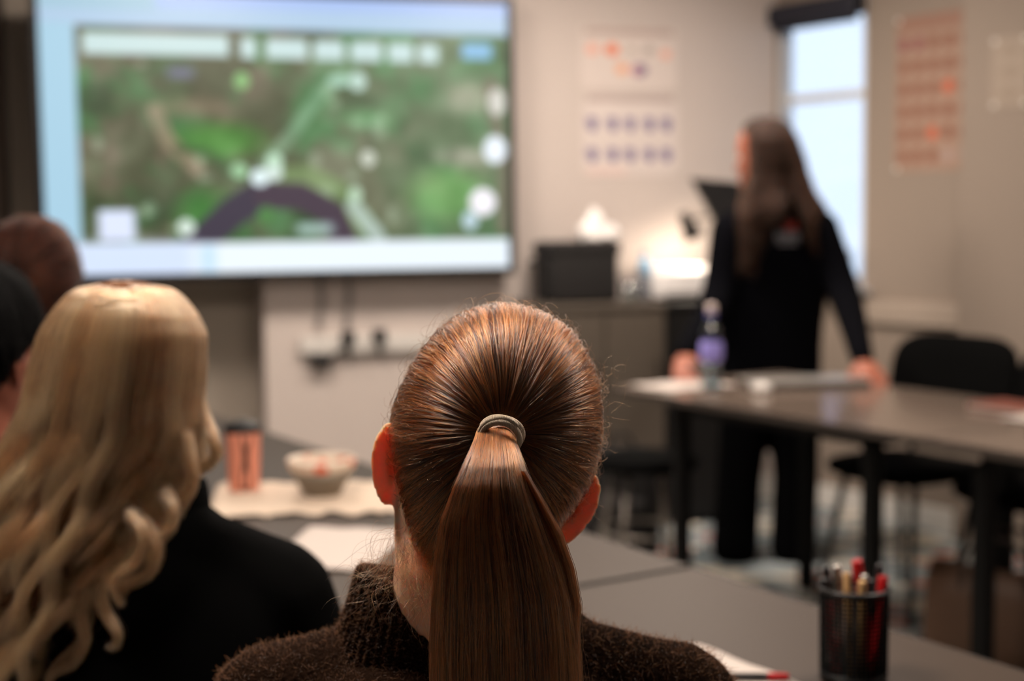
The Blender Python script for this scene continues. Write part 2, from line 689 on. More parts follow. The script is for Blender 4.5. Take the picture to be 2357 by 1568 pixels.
# box on the sill
bl = empty('storage_box', rw(t_w1 - 0.16, z_w0), 0, 'blue and white carton standing on the window sill', 'box')
rbox('carton', t_w1 - 0.24, t_w1 - 0.07, z_w0 + 0.001, z_w0 + 0.10, 0.0, 0.08, mat('blue_card', (86, 110, 190), 0.6, 0.05, 9), bl, 0.003)
rbox('lid', t_w1 - 0.245, t_w1 - 0.065, z_w0 + 0.101, z_w0 + 0.16, -0.002, 0.083, mat('pale_card', (205, 215, 232), 0.6, 0.05, 9), bl, 0.003)

# outside: pale overcast yard, hedge and building beyond the window
yc = rw(1.0, -0.6, -6.0)
tag(MB().box((yc[0] + 6, yc[1] + 4, -0.7), (30, 22, 0.1), math.atan2(RD[1], RD[0])).build('ground_outside', mat('pale_paving', (205, 208, 212), 0.9, 0.08, 2)), kind='structure')
hb = empty('house', rw(0.4, -0.65, -15), 0, 'pale rendered house seen far beyond the window', 'building')
rbox('wall', -6.0, 8.0, -0.65, 1.9, -15.2, -14.0, mat('pale_render', (206, 212, 218), 0.9, 0.04, 2), hb)
rbox('roof', -6.3, 8.3, 1.9, 2.5, -15.4, -13.8, mat('pale_slate', (170, 180, 192), 0.9, 0.06, 2), hb)
for k in range(6):
    rbox('window', -4.6 + k * 2.1, -3.7 + k * 2.1, 0.35, 1.25, -14.0, -13.95, mat('house_glass', (150, 168, 182), 0.3, 0.05, 2), hb)

# dado trunking on the window wall with sockets, pillar beside it
_, z_tk = on_right(2120, 708)
t_pil, _ = on_right(2243, 400)
tr_ = empty('trim_1', rw(1.0, z_tk))
tag(tr_, kind='structure')
rbox('trunking', t_w1 + 0.02, t_pil, z_tk - 0.075, z_tk + 0.02, 0.0, 0.03, mat('trunking_beige', (166, 151, 138), 0.5, 0.02, 6), tr_, 0.004)
rbox('trunking_lip', t_w1 + 0.02, t_pil, z_tk - 0.03, z_tk - 0.022, 0.03, 0.034, mat('trunking_beige', (166, 151, 138)), tr_)
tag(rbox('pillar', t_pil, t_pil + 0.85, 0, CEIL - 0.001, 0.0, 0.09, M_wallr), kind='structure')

# ================================================================== SCREEN
SO = 0.12
ts_l, _ = on_front(97, 300, SO)
ts_r, _ = on_front(1168, 300, SO)
_, zs_t = on_front(1160, 10, SO)
_, zs_b = on_front(1165, 614, SO)
SW, SH = abs(ts_l - ts_r), zs_t - zs_b
scr = empty('interactive_screen', fw((ts_l + ts_r) / 2, (zs_t + zs_b) / 2, SO), rz_of(FN), 'large wall-mounted screen showing an aerial map with toolbars', 'screen')


def paint_screen(u, v):
    img = np.zeros(u.shape + (3,))
    a, b, c = fbm(u * 1.78, v, 6, 0), fbm(u * 1.78, v, 9, 1), fbm(u * 1.78, v, 5, 2)
    img = over(img + np.array([74, 78, 56.]), np.clip((a - .42) * 5, 0, 1), (62, 104, 62))
    img = over(img, np.clip((b - .52) * 5, 0, 1) * .8, (96, 86, 70))
    img = over(img, np.clip((c - .58) * 5, 0, 1) * .8, (44, 66, 40))
    img = over(img, np.clip((u - .5) * 3, 0, 1) * .45, (92, 128, 92))
    img = over(img, np.clip((.30 - v) * 4, 0, 1) * np.clip((.55 - u) * 5, 0, 1) * .7, (62, 56, 40))
    for (cu, cv, ru, rv, col, k) in ((.36, .52, .13, .09, (62, 118, 44), .9), (.33, .80, .09, .14, (58, 120, 52), .8), (.60, .25, .08, .11, (88, 132, 92), .6),
                                     (.86, .72, .12, .14, (112, 160, 92), .7), (.92, .36, .10, .09, (170, 160, 145), .6), (.60, .62, .08, .13, (116, 116, 96), .7),
                                     (.90, .58, .10, .05, (168, 160, 148), .6), (.68, .44, .08, .06, (96, 150, 100), .7), (.30, .40, .12, .05, (128, 112, 92), .6)):
        img = over(img, np.clip((1 - np.hypot((u - cu) / ru, (v - cv) / rv)) * 1.6, 0, 1) * k, col)
    img = over(img, seg_mask(u, v, [(.23, .42), (.25, .52), (.31, .62)], .035) * .7, (142, 124, 104))
    img = over(img, seg_mask(u, v, [(.44, .64), (.53, .46), (.58, .34), (.63, .28)], .03) * .55, (120, 158, 128))
    img = over(img, seg_mask(u, v, [(.40, .66), (.33, .56), (.27, .55)], .02) * .6, (46, 70, 40))
    img = over(img, seg_mask(u, v, [(.47, .66), (.54, .645), (.61, .70), (.67, .82)], .045) * .6, (120, 150, 96))
    gr = fbm(u * 1.78, v, 16, 3)[..., None] - .5
    img = img + gr * 34 + (fbm(u * 1.78, v, 7, 2)[..., None] - .5) * 40
    for k in range(40):
        cu, cv = .1 + .88 * _lat[k, 3, 0], .25 + .62 * _lat[k, 5, 1]
        img = over(img, dot_mask(u, v, cu, cv, .008 + .014 * _lat[k, 9, 2], .014 + .022 * _lat[k, 9, 3]) * .35, (176, 196, 172) if k % 2 else (54, 68, 46))
    img = over(img, seg_mask(u, v, [(.30, .91), (.385, .78), (.445, .715)], .062), (48, 42, 58))
    img = over(img, seg_mask(u, v, [(.455, .72), (.53, .725), (.60, .79), (.625, .90)], .055), (56, 44, 58))
    img = over(img, seg_mask(u, v, [(.645, .76), (.70, .88)], .035) * .8, (160, 176, 172))
    img = over(img, seg_mask(u, v, [(.96, .30), (.99, .62), (.985, .85)], .03) * .8, (110, 100, 86))
    for (cu, cv, ru, rv, col) in ((.285, .835, .02, .035, (190, 205, 195)), (.443, .655, .022, .035, (205, 222, 225)), (.475, .60, .02, .04, (170, 200, 175)), (.47, .64, .025, .03, (190, 205, 200)),
                                  (.66, .30, .022, .04, (165, 190, 180)), (.62, .30, .03, .025, (140, 175, 155)), (.41, .305, .018, .035, (120, 165, 105)), (.68, .585, .018, .035, (180, 185, 172)),
                                  (.97, .55, .03, .06, (215, 222, 232)), (.94, .75, .035, .06, (225, 220, 228)), (.91, .82, .02, .04, (170, 190, 200)), (.40, .63, .02, .03, (140, 180, 140)),
                                  (.455, .795, .022, .04, (66, 112, 60)), (.975, .37, .022, .06, (190, 188, 180)), (.65, .72, .016, .035, (165, 190, 165))):
        img = over(img, dot_mask(u, v, cu, cv, ru, rv), col)
    img = over(img, box_mask(u, v, .255, .31, .26, .30, .02) * .9, (96, 98, 122))
    img = over(img, box_mask(u, v, .52, .60, .825, .865, .02) * .9, (150, 172, 170))
    img = over(img, box_mask(u, v, .105, .18, .77, .88, .015), (196, 204, 226))
    img = (img - 70) * 1.12 + 80
    # toolbar chips
    for (u0, u1) in ((.085, .385), (.408, .442), (.462, .552), (.565, .632), (.645, .715), (.728, .785), (.797, .842)):
        img = over(img, box_mask(u, v, u0, u1, .142 + u0 * .02, .218 + u0 * .012, .012), (198, 222, 222))
    img = over(img, box_mask(u, v, .895, .965, .15, .21, .015), (132, 186, 226))
    # window chrome
    img = over(img, np.clip((.125 - v) / .01, 0, 1), (172, 200, 226))
    img = over(img, np.clip((.055 - v) / .012, 0, 1), (164, 190, 238))
    img = over(img, box_mask(u, v, -1, .235, -1, .06, .02), (160, 196, 214))
    img = over(img, np.clip((.075 - u) / .008, 0, 1) * np.clip((v - .1) * 50, 0, 1), (166, 205, 226))
    img = over(img, np.clip((v - .885) / .012, 0, 1), (236, 246, 255))
    img = over(img, box_mask(u, v, -1, .30, .885, 2, .05) * .8, (206, 222, 252))
    img = over(img, box_mask(u, v, .315, .345, .9, 1, .02) * .8, (190, 224, 250))
    return img


p_ = picture_grid('display', SW, SH, 320, 180, paint_screen, print_mat('screen_picture', 0.88), scr, 0.004)
p_.location = (0, -0.004, 0)
bz = MB()
bw = 0.030
for s in (-1, 1):
    bz.box((s * (SW / 2 + bw / 2), 0.02, 0), (bw, 0.06, SH + 2 * bw), None, 0.004)
    bz.box((0, 0.02, s * (SH / 2 + bw / 2)), (SW, 0.06, bw), None, 0.004)
bz.build('bezel', mat('bezel_black', (22, 21, 22), 0.35, 0.1, 20), scr)
MB().box((0, 0.035, 0), (SW, 0.05, SH)).build('back_cover', M_black, scr)
MB().box((SW * 0.22, 0.09, 0), (0.5, 0.06, 0.4)).build('wall_bracket', M_metal, scr)

# wall sockets and cable below the screen
t_a, z_a = on_front(690, 795)
t_b, z_b = on_front(975, 795)
trk = empty('trim_2', fw((t_a + t_b) / 2, z_a))
tag(trk, kind='structure')
fbox('trunking', t_a, t_b - 0.3, z_a - 0.035, z_a + 0.035, 0, 0.035, M_trunk, trk, 0.004)
fbox('trunking_lip', t_a, t_b - 0.3, z_a - 0.045, z_a - 0.036, 0, 0.03, mat('grey_plastic', (120, 114, 108), 0.5, 0.05, 9), trk)
for (xx, yy, lb) in ((800, 778, 'black plug in the wall trunking nearer the dangling adapter'), (872, 772, 'black plug in the wall trunking nearer the ponytail')):
    t, z = on_front(xx, yy, 0.04)
    pl = empty('power_plug', fw(t, z, 0.036), rz_of(FN), lb, 'plug', 'plugs under the screen')
    MB().box((0, -0.018, 0), (0.055, 0.036, 0.055), None, 0.008).build('plug_body', M_black, pl)
    MB().tube([(0, -0.02, -0.025), (0, -0.03, -0.06), (0.01, -0.012, -0.10)], 0.005, 8).build('cable', M_black, pl)
t, z = on_front(738, 832, 0.03)
t2, z2 = on_front(798, 800, 0.04)
ad = empty('power_adapter', fw(t, z, 0.03), rz_of(FN), 'black power adapter hanging by its cable below the screen', 'adapter')
MB().box((0, 0, 0), (0.085, 0.045, 0.05), Matrix.Rotation(0.25, 4, 'Y'), 0.008).build('adapter_body', M_black, ad)
w_ = (fw(t2, z2, 0.05) - fw(t, z, 0.03))
dl = float(w_[:2] @ -FD)
MB().tube([(0.03, 0, 0.0), (dl * .5, -0.01, w_[2] * .35), (dl, -0.01, w_[2])], 0.006, 8).build('cable', M_black, ad)
# two grey upright strips on the wall below the screen
for (xx, lb) in ((735, 'grey upright strip on the wall below the screen beside the adapter'), (800, 'grey upright strip on the wall below the screen above the plugs')):
    t, z = on_front(xx, 690, 0.01)
    cb = MB().tube([fw(t, z + 0.12, 0.012), fw(t - 0.01, z, 0.014), fw(t + 0.005, z - 0.12, 0.012)], (0.012), 8).build('wall_strip', mat('grey_strip', (128, 122, 118), 0.6, 0.05, 9))
    tag(cb, lb, 'cable', 'grey strips below the screen')


# ================================================================== POSTERS
def poster(name, label, anchor, rz, W, Hh, paint, group=None):
    r = empty(name, anchor, rz, label, 'poster', group)
    s = picture_grid('sheet', W, Hh, 72, int(72 * Hh / W), paint, print_mat('print_' + name), r, 0.0015)
    for sx in (-1, 1):
        for sz in (-1, 1):
            MB().box((sx * (W / 2 - 0.012), -0.0012, sz * (Hh / 2 - 0.012)), (0.02, 0.0012, 0.02)).build('corner_tab', mat('clear_tape', (205, 196, 186), 0.3, 0.02, 9), r)
    return r


def paper_base(u, v, c):
    return np.ones(u.shape + (3,)) * np.array(c, float) + (fbm(u, v, 9, 3)[..., None] - .5) * 6


def paint_p1(u, v):
    i = paper_base(u, v, (208, 195, 188))
    i = over(i, box_mask(u, v, .03, .97, .03, .13, .03) * .6, (150, 128, 120))
    for (cu, cv, r, c) in ((.12, .36, .07, (226, 160, 140)), (.32, .36, .075, (222, 104, 58)), (.52, .36, .05, (176, 164, 152)), (.70, .36, .06, (160, 150, 142)), (.88, .42, .06, (228, 160, 138)),
                           (.42, .66, .07, (226, 160, 120)), (.61, .68, .08, (84, 62, 108)), (.56, .69, .05, (206, 142, 150))):
        i = over(i, dot_mask(u, v, cu, cv, r, r * 1.4) * .9, c)
    return i


def paint_p2(u, v):
    i = paper_base(u, v, (208, 196, 190))
    i = over(i, box_mask(u, v, .02, .98, .0, .08, .03) * .6, (150, 130, 126))
    for row in (.36, .74):
        for k, cu in enumerate((.11, .32, .50, .70, .88)):
            i = over(i, dot_mask(u, v, cu, row, .045, .10), (88, 76, 126))
            i = over(i, dot_mask(u, v, cu - .05, row - .03, .03, .08) * .5, (120, 108, 140))
    i = over(i, box_mask(u, v, .03, .45, .90, .98, .03) * .4, (226, 180, 170))
    return i


def paint_p3(u, v):
    i = paper_base(u, v, (156, 128, 111))
    i = over(i, box_mask(u, v, .02, .98, .0, .09, .02) * .8, (142, 104, 88))
    for r in range(6):
        for c in range(5):
            col = (124, 76, 58)
            if r == 0 and c < 2:
                col = (122, 60, 64)
            if (r, c) in ((2, 3), (4, 2)):
                col = (190, 78, 44)
            if r == 5 and c > 2:
                col = (160, 140, 134)
            i = over(i, dot_mask(u, v, .11 + .195 * c, .18 + .145 * r, .075, .052) * .85, col)
    i = over(i, box_mask(u, v, .3, .65, .975, .995, .02) * .4, (170, 140, 124))
    return i


def front_poster(name, label, x0, x1, y0, y1, paint, group):
    tA, zA = on_front(x0, (y0 + y1) / 2, .002)
    tB, _ = on_front(x1, (y0 + y1) / 2, .002)
    _, zT = on_front((x0 + x1) / 2, y0, .002)
    _, zB = on_front((x0 + x1) / 2, y1, .002)
    return poster(name, label, fw((tA + tB) / 2, (zT + zB) / 2, .003), rz_of(FN), abs(tA - tB), zT - zB, paint, group)


front_poster('colour_chart_poster', 'white landscape poster with orange and purple spots, topmost of two', 1337, 1558, 62, 208, paint_p1, 'posters on the front wall')
front_poster('symbol_chart_poster', 'white landscape poster with two rows of purple symbols below spotted poster', 1340, 1562, 220, 405, paint_p2, 'posters on the front wall')
tA, _ = on_right(2062, 200, .002)
tB, _ = on_right(2238, 200, .002)
_, zT = on_right(2150, 30, .002)
_, zB = on_right(2150, 392, .002)
poster('grid_chart_poster', 'tall tan poster with rows of orange and brown spots beside the window', rw((tA + tB) / 2, (zT + zB) / 2, .003), rz_of(RN), abs(tB - tA), zT - zB, paint_p3)


def paint_p4(u, v):
    i = paper_base(u, v, (157, 142, 128))
    for cv in (.2, .5, .8):
        i = over(i, dot_mask(u, v, .5, cv, .3, .10) * .6, (142, 127, 112))
    return i


tN, zN = on_right(2325, 165, .092)
poster('notice_sheet', 'small pale notice sheet pinned to the pillar by the tan poster', rw(tN, zN, .093), rz_of(RN), 0.16, 0.26, paint_p4)

# ================================================================== TABLES
TA = math.radians(32.2)
TU = np.array([math.sin(TA), -math.cos(TA)])     # along the rows, towards the viewer
TN = np.array([math.cos(TA), math.sin(TA)])      # across the rows, away to the right
M_grey_top = mat('grey_laminate', (60, 48, 39), 0.5, 0.05, 40, 0.05, 200, spec=.2)
M_dark_top = mat('dark_wood_laminate', (108, 94, 84), 0.17, 0.18, 5, stretch=(1, 14, 1))
M_edge = mat('table_edge', (62, 54, 48), 0.5, 0.05, 20)
M_leg = mat('table_leg_black', (6, 6, 6), 0.6, 0.1, 20, spec=.15)


def table(name, label, p, L, W, m_top, group, inset=(0.06, 0.06)):
    """p: corner; runs L along TU and W along -TN/+TN (sign of W)"""
    c = np.array(p[:2]) + TU * L / 2 + TN * W / 2
    r = empty(name, (c[0], c[1], 0), math.atan2(TU[1], TU[0]), label, 'table', group)
    w = abs(W)
    top = MB().box((0, 0, TABLE_Z - 0.0125), (L, w, 0.021), None, 0.002).build('tabletop', m_top, r)
    eg = MB()
    for s in (-1, 1):
        eg.box((0, s * (w / 2), TABLE_Z - 0.0125), (L, 0.003, 0.022))
        eg.box((s * (L / 2), 0, TABLE_Z - 0.0125), (0.003, w, 0.022))
    eg.build('edge_band', M_edge, top)
    fr = MB()
    ix, iy = inset
    for s in (-1, 1):
        fr.box((0, s * (w / 2 - iy), TABLE_Z - 0.045), (L - 2 * ix, 0.03, 0.044))
        fr.box((s * (L / 2 - ix), 0, TABLE_Z - 0.045), (0.03, w - 2 * iy, 0.044))
    fr.build('apron_frame', M_leg, r)
    lm = None
    for sx in (-1, 1):
        for sy in (-1, 1):
            if lm is None:
                lm = MB().box((0, 0, (TABLE_Z - 0.06) / 2 + 0.005), (0.045, 0.045, TABLE_Z - 0.07), None, 0.005).mesh('leg')
                lm.materials.append(M_leg)
            o = bpy.data.objects.new('leg', lm)
            COL.objects.link(o)
            o.parent = r
            o.location = (sx * (L / 2 - ix), sy * (w / 2 - iy), 0)
    return r


ROW = pxz(1592, 1302, TABLE_Z)[:2]
table('meeting_table', 'grey table holding the pencil cup, nearest in the seated row', ROW + TU * 0.008, 1.2, -0.6, M_grey_top, 'grey tables in the seated row')
table('meeting_table', 'grey table holding the bowl, coral tumbler and white sheet', ROW - TU * 1.212, 1.2, -0.6, M_grey_top, 'grey tables in the seated row')
table('meeting_table', 'grey table at the far end of the seated row below the screen', ROW - TU * 2.416, 1.2, -0.6, M_grey_top, 'grey tables in the seated row')
ST = pxz(1405, 890, TABLE_Z)[:2]
ST_L = 1.32
table('presenter_table', 'dark wood table the standing person leans on', ST, ST_L, 0.75, M_dark_top, 'dark tables by the window', (0.25, 0.1))
table('presenter_table', 'dark wood table with papers continuing towards the right edge', ST + TU * (ST_L + 0.006), 1.3, 0.75, M_dark_top, 'dark tables by the window', (0.12, 0.1))

# ================================================================== SMALL THINGS ON THE GREY TABLES
def flat_sheet(name, label, corners, z, m, cat='paper', nx=12, ny=10, curl=0.003, group=None, thick=0.0008, jag=0.0):
    """thin sheet between four table points (two edges), gently waved"""
    A, B, C_, D = [np.asarray(c, float)[:2] for c in corners]
    vs, fs = [], []
    for j in range(ny + 1):
        for i in range(nx + 1):
            a, b = i / nx, j / ny
            p = (A * (1 - a) + B * a) * (1 - b) + (D * (1 - a) + C_ * a) * b
            e = max(abs(a - .5), abs(b - .5)) * 2
            if jag and b == 1:
                p = p + (D - A) * jag * (random.random() - .4)
            vs.append((p[0], p[1], z + 0.0012 + curl * max(0, e - .6) * (1 + math.sin(i * 1.3 + j))))
    n = len(vs)
    vs += [(x, y, q + thick) for (x, y, q) in vs]
    for j in range(ny):
        for i in range(nx):
            a = j * (nx + 1) + i
            fs.append((a, a + nx + 1, a + nx + 2, a + 1))
            fs.append((n + a, n + a + 1, n + a + nx + 2, n + a + nx + 1))
    rim = [i for i in range(nx)] + [j * (nx + 1) + nx for j in range(ny)] + [ny * (nx + 1) + i for i in range(nx, 0, -1)] + [j * (nx + 1) for j in range(ny, 0, -1)]
    for a, b in zip(rim, rim[1:] + rim[:1]):
        fs.append((a, b, n + b, n + a))
    o = MB().add(vs, fs).build(name, m, None, True, True)
    return tag(o, label, cat, group)


M_paper = mat('white_paper', (196, 184, 176), 0.8, 0.02, 10)
M_kraft = mat('beige_paper', (206, 186, 166), 0.8, 0.05, 12)
Z = TABLE_Z
flat_sheet('paper_sheet', 'white paper sheet lying on the table beside the brown turtleneck', [pxz(*c, Z) for c in ((712, 1216), (955, 1222), (845, 1317), (600, 1312))], Z, M_paper)
flat_sheet('paper_mat', 'beige paper mat with a torn edge under the bowl and tumbler', [pxz(*c, Z) for c in ((505, 1118), (960, 1108), (955, 1180), (470, 1196))], Z, M_kraft, 'paper mat', 24, 8, 0.006, None, 0.001, 0.12)
ap = pxz(1607, 1487, Z)[:2]
flat_sheet('paper_sheet', 'white paper sheet on the near grey table beside the pencil cup', [ap, ap + TU * 0.297, ap + TU * 0.297 - TN * 0.21, ap - TN * 0.21], Z, M_paper)


def stick(name, label, p0, p1, r, parts, cat='pen', group=None):
    """parts: list of (part name, from, to, radius scale, material) along p0-p1"""
    p0, p1 = np.asarray(p0, float), np.asarray(p1, float)
    o = empty(name, p0, 0, label, cat, group)
    for (nm, a, b, k, m, k2) in parts:
        q0, q1 = p0 + (p1 - p0) * a, p0 + (p1 - p0) * b
        MB().tube([q0, q0 + (q1 - q0) * .08, q0 + (q1 - q0) * .92, q1], [r * k * .93, r * k, r * k2, r * k2 * .9], 10).build(nm, m, o, False, True)
    return o


M_red = mat('red_plastic', (178, 22, 26), 0.35, 0.05, 10)
M_gold = mat('gold_paint', (176, 140, 88), 0.35, 0.08, 10, metal=0.4)
M_silver = mat('brushed_silver', (196, 192, 186), 0.25, 0.05, 30, metal=0.9)
M_wood = mat('bare_wood', (206, 164, 112), 0.7, 0.08, 30)
M_graph = mat('graphite', (24, 22, 24), 0.4, 0.05, 10)
pp = pxz(1650, 1566, Z)
stick('red_pen', 'dark pen with a red end lying on the near paper sheet', (pp[0] - .04, pp[1] - 0.005, Z + .0075), (pp[0] + 0.085, pp[1] - 0.012, Z + .0075), 0.0045,
      [('barrel', 0, .8, 1, M_graph, 1), ('cap', .8, 1, 1.1, M_red, 1.0)])

# pencil cup
pc = pxz(1964, 1562, Z)
CR, CH = 0.0395, 0.112
cup = empty('pencil_cup', (pc[0], pc[1], Z + 0.0005), 0, 'black wire mesh pencil cup full of pens on the near table', 'pencil cup')
cm = MB()
for k in range(44):
    a = 2 * math.pi * k / 44
    cm.tube([(CR * math.cos(a), CR * math.sin(a), 0.004), (CR * math.cos(a) * 1.03, CR * math.sin(a) * 1.03, CH - 0.003)], 0.0014, 4)
for j in range(20):
    z = 0.006 + j * (CH - 0.01) / 19
    rr = CR * (1 + .03 * z / CH)
    pts = [(rr * math.cos(2 * math.pi * k / 32), rr * math.sin(2 * math.pi * k / 32), z) for k in range(33)]
    cm.tube(pts, 0.0014, 4, up=(0, 0, 1))
M_wire = mat('black_wire', (9, 9, 9), 0.75, 0.1, 20, spec=.15)
tag(cm.build('wire_mesh', M_wire, cup), kind='stuff')
MB().lathe([(CR * .96, 0), (CR * 1.03, 0), (CR * 1.03, .012), (CR * .96, .012), (CR * .96, .003)], (0, 0, 0), 32, False, False).lathe([(0.001, 0.001), (CR, .001), (CR, .003), (.001, .003)], (0, 0, 0), 32).build('base', M_black, cup, True, True)
pts = [(CR * 1.03 * math.cos(2 * math.pi * k / 40), CR * 1.03 * math.sin(2 * math.pi * k / 40), CH) for k in range(41)]
MB().tube(pts, 0.003, 8, up=(0, 0, 1)).build('rim', M_black, cup, True, True)
PENS = [('marker', 'red marker standing tallest in the pencil cup', 15, 40, .026, .004, .156, .0065, M_red, M_red),
        ('marker', 'red marker leaning right in the pencil cup', -25, 5, .024, .036, .136, .0060, M_red, M_red),
        ('marker', 'red marker leaning left in the pencil cup', 200, 178, .024, .037, .134, .0060, M_red, M_graph),
        ('pencil', 'gold pencil standing upright in the middle of the cup', 250, 190, .022, .010, .142, .0045, M_gold, M_wood),
        ('pencil', 'gold pencil leaning on the near side of the cup', 290, 275, .016, .028, .138, .0045, M_gold, M_wood),
        ('pen', 'silver pen with a shiny round end in the cup', 120, 150, .022, .022, .148, .0050, M_silver, M_silver),
        ('pen', 'silver pen leaning towards the red marker in the cup', 60, 330, .018, .012, .140, .0048, M_silver, M_silver),
        ('pen', 'black pen leaning far left in the pencil cup', 170, 160, .024, .034, .146, .0046, M_graph, M_graph),
        ('pen', 'black pen leaning far right in the pencil cup', 20, 20, .026, .036, .148, .0046, M_graph, M_graph)]
for (nm, lb, a0, a1, r0, r1, zt_, rr, m1, m2) in PENS:
    a0, a1 = math.radians(a0), math.radians(a1)
    p0 = (pc[0] + r0 * math.cos(a0), pc[1] + r0 * math.sin(a0), Z + 0.0045)
    p1 = (pc[0] + r1 * math.cos(a1), pc[1] + r1 * math.sin(a1), Z + zt_ - .010)
    stick(nm, lb, p0, p1, rr, [('barrel', 0, .80, 1, m1, 1), ('cap', .80, 1, 1.12, m2, 1.05)], nm, 'pens in the pencil cup')

# tumbler
M_coral = mat('coral_paint', (232, 150, 124), 0.4, 0.04, 10)
tp = pxz(562, 1130, Z)
tb = empty('travel_tumbler', (tp[0], tp[1], Z + 0.0025), 0, 'coral travel tumbler with a black lid and black stripe', 'tumbler')
TR = 0.036
MB().lathe([(TR * .84, 0), (TR * .88, .003), (TR * .93, .05), (TR, .115), (TR, .123)], (0, 0, 0), 36).build('body', M_coral, tb, True, True)
MB().lathe([(TR * 1.03, .122), (TR * 1.06, .124), (TR * 1.06, .134), (TR * .98, .139), (TR * .5, .141), (TR * .45, .146), (.001, .147)], (0, 0, 0), 36).build('lid', M_black, tb, True, True)
sv, sf = [], []
for i in range(9):
    z = .004 + .117 * i / 8
    rr = float(np.interp(z, [0, .003, .05, .115, .123], [TR * .84, TR * .88, TR * .93, TR, TR])) + .0009
    for s in (-1, 1):
        a = math.radians(-74 + 6 * i / 8 + s * (13 + 3 * math.sin(i)))
        sv.append((rr * math.cos(a), rr * math.sin(a), z))
for i in range(8):
    sf.append((2 * i, 2 * i + 1, 2 * i + 3, 2 * i + 2))
so = MB().add(sv, sf).build('stripe', M_black, tb)
sm_ = so.modifiers.new('t', 'SOLIDIFY')
sm_.thickness = 0.0012

# bowl
bp_ = pxz(742, 1141, Z)
bw_ = empty('snack_bowl', (bp_[0], bp_[1], Z + 0.0025), 0, 'grey stoneware bowl with a cream and coral rim band', 'bowl')
BR = 0.069
MB().lathe([(BR * .50, 0), (BR * .54, .001), (BR * .60, .010), (BR * .80, .033), (BR * .93, .052), (BR * .89, .052), (BR * .74, .033), (BR * .54, .013), (.002, .010)], (0, 0, 0), 40).build('bowl_body', mat('stoneware', (128, 118, 104), 0.6, 0.1, 30, 0.1, 90), bw_, True, True)


def rim_mat():
    m = mat('cream_glaze', (226, 208, 188), 0.45, 0.02, 10)
    nt = m.node_tree
    b = nt.nodes['Principled BSDF']
    n = nt.nodes.new('ShaderNodeTexNoise')
    n.inputs['Scale'].default_value = 26
    tc = nt.nodes.new('ShaderNodeTexCoord')
    nt.links.new(tc.outputs['Object'], n.inputs['Vector'])
    r = nt.nodes.new('ShaderNodeValToRGB')
    r.color_ramp.elements[0].position = .55
    r.color_ramp.elements[0].color = tuple(lin((228, 210, 190))) + (1,)
    r.color_ramp.elements[1].position = .61
    r.color_ramp.elements[1].color = tuple(lin((226, 110, 78))) + (1,)
    nt.links.new(n.outputs[0], r.inputs[0])
    nt.links.new(r.outputs[0], b.inputs['Base Color'])
    return m


MB().lathe([(BR * .935, .0525), (BR * 1.0, .062), (BR * 1.02, .074), (BR * .97, .076), (BR * .93, .064), (BR * .885, .0525)], (0, 0, 0), 40, False, False).build('rim_band', rim_mat(), bw_, True, True)

# ================================================================== THINGS ON THE DARK TABLE
M_clear = glass_mat('clear_plastic', (0.80, 0.86, 0.88), 0.08, 0.10)
wp = pxz(1637, 893, Z)
wb = empty('water_bottle', (wp[0], wp[1], Z + 0.0005), 0, 'clear water bottle with a purple-blue label on the dark table', 'bottle')
MB().lathe([(.028, 0), (.032, .004), (.032, .09)], (0, 0, 0), 28, True, False).build('bottle_body', M_clear, wb, True, True)
MB().lathe([(.032, .152), (.031, .175), (.022, .205), (.014, .222), (.014, .232)], (0, 0, 0), 28, False, False).build('bottle_shoulder', M_clear, wb, True, True)
MB().lathe([(.0318, .001), (.0300, .085)], (0, 0, 0), 28).build('water', glass_mat('water_tint', (0.62, 0.70, 0.74), 0.05, 0.12), wb, True, True)
MB().lathe([(.0325, .088), (.037, .096), (.038, .12), (.037, .145), (.0325, .153)], (0, 0, 0), 28, False, False).build('label_sleeve', mat('violet_label', (160, 150, 232), 0.4, 0.15, 20), wb, True, True)
MB().lathe([(.0155, .228), (.018, .230), (.018, .244), (.0155, .246)], (0, 0, 0), 24).build('neck_ring', mat('deep_blue_plastic', (44, 46, 140), 0.4, 0.05, 9), wb, True, True)
MB().lathe([(.015, .246), (.016, .25), (.016, .268), (.012, .274), (.001, .275)], (0, 0, 0), 24).build('cap', mat('pale_pink_plastic', (226, 206, 200), 0.3, 0.03, 9), wb, True, True)

lp = pxz(1850, 886, Z)
lt = empty('laptop', (lp[0], lp[1], Z + 0.0005), math.radians(7), 'closed silver laptop lying on the dark table', 'laptop')
MB().box((0, 0, .006), (.40, .17, .012), None, .003).build('base', mat('dark_grey_plastic', (52, 48, 46), 0.5, 0.05, 9), lt)
MB().box((0, 0, .0165), (.40, .17, .009), None, .003).build('lid', mat('silver_paint', (168, 162, 156), 0.35, 0.04, 20, metal=0.5), lt)
sp_ = pxz(1752, 901, Z)
ms = empty('computer_mouse', (sp_[0], sp_[1], Z + 0.0005), math.radians(20), 'small pale computer mouse in front of the laptop', 'mouse')
MB().lathe([(.026, 0), (.03, .004), (.031, .012), (.026, .022), (.014, .029), (.001, .031)], (0, 0, 0), 20, mt=Matrix.Diagonal((1, 1.6, 1, 1))).build('shell', mat('pale_plastic', (206, 200, 194), 0.3, 0.02, 9), ms, True, True)
MB().lathe([(.005, -.003), (.006, 0), (.005, .003)], (0, .026, .027), 12, mt=Matrix.Rotation(math.pi / 2, 4, 'Y')).build('scroll_wheel', M_black, ms, True, True)

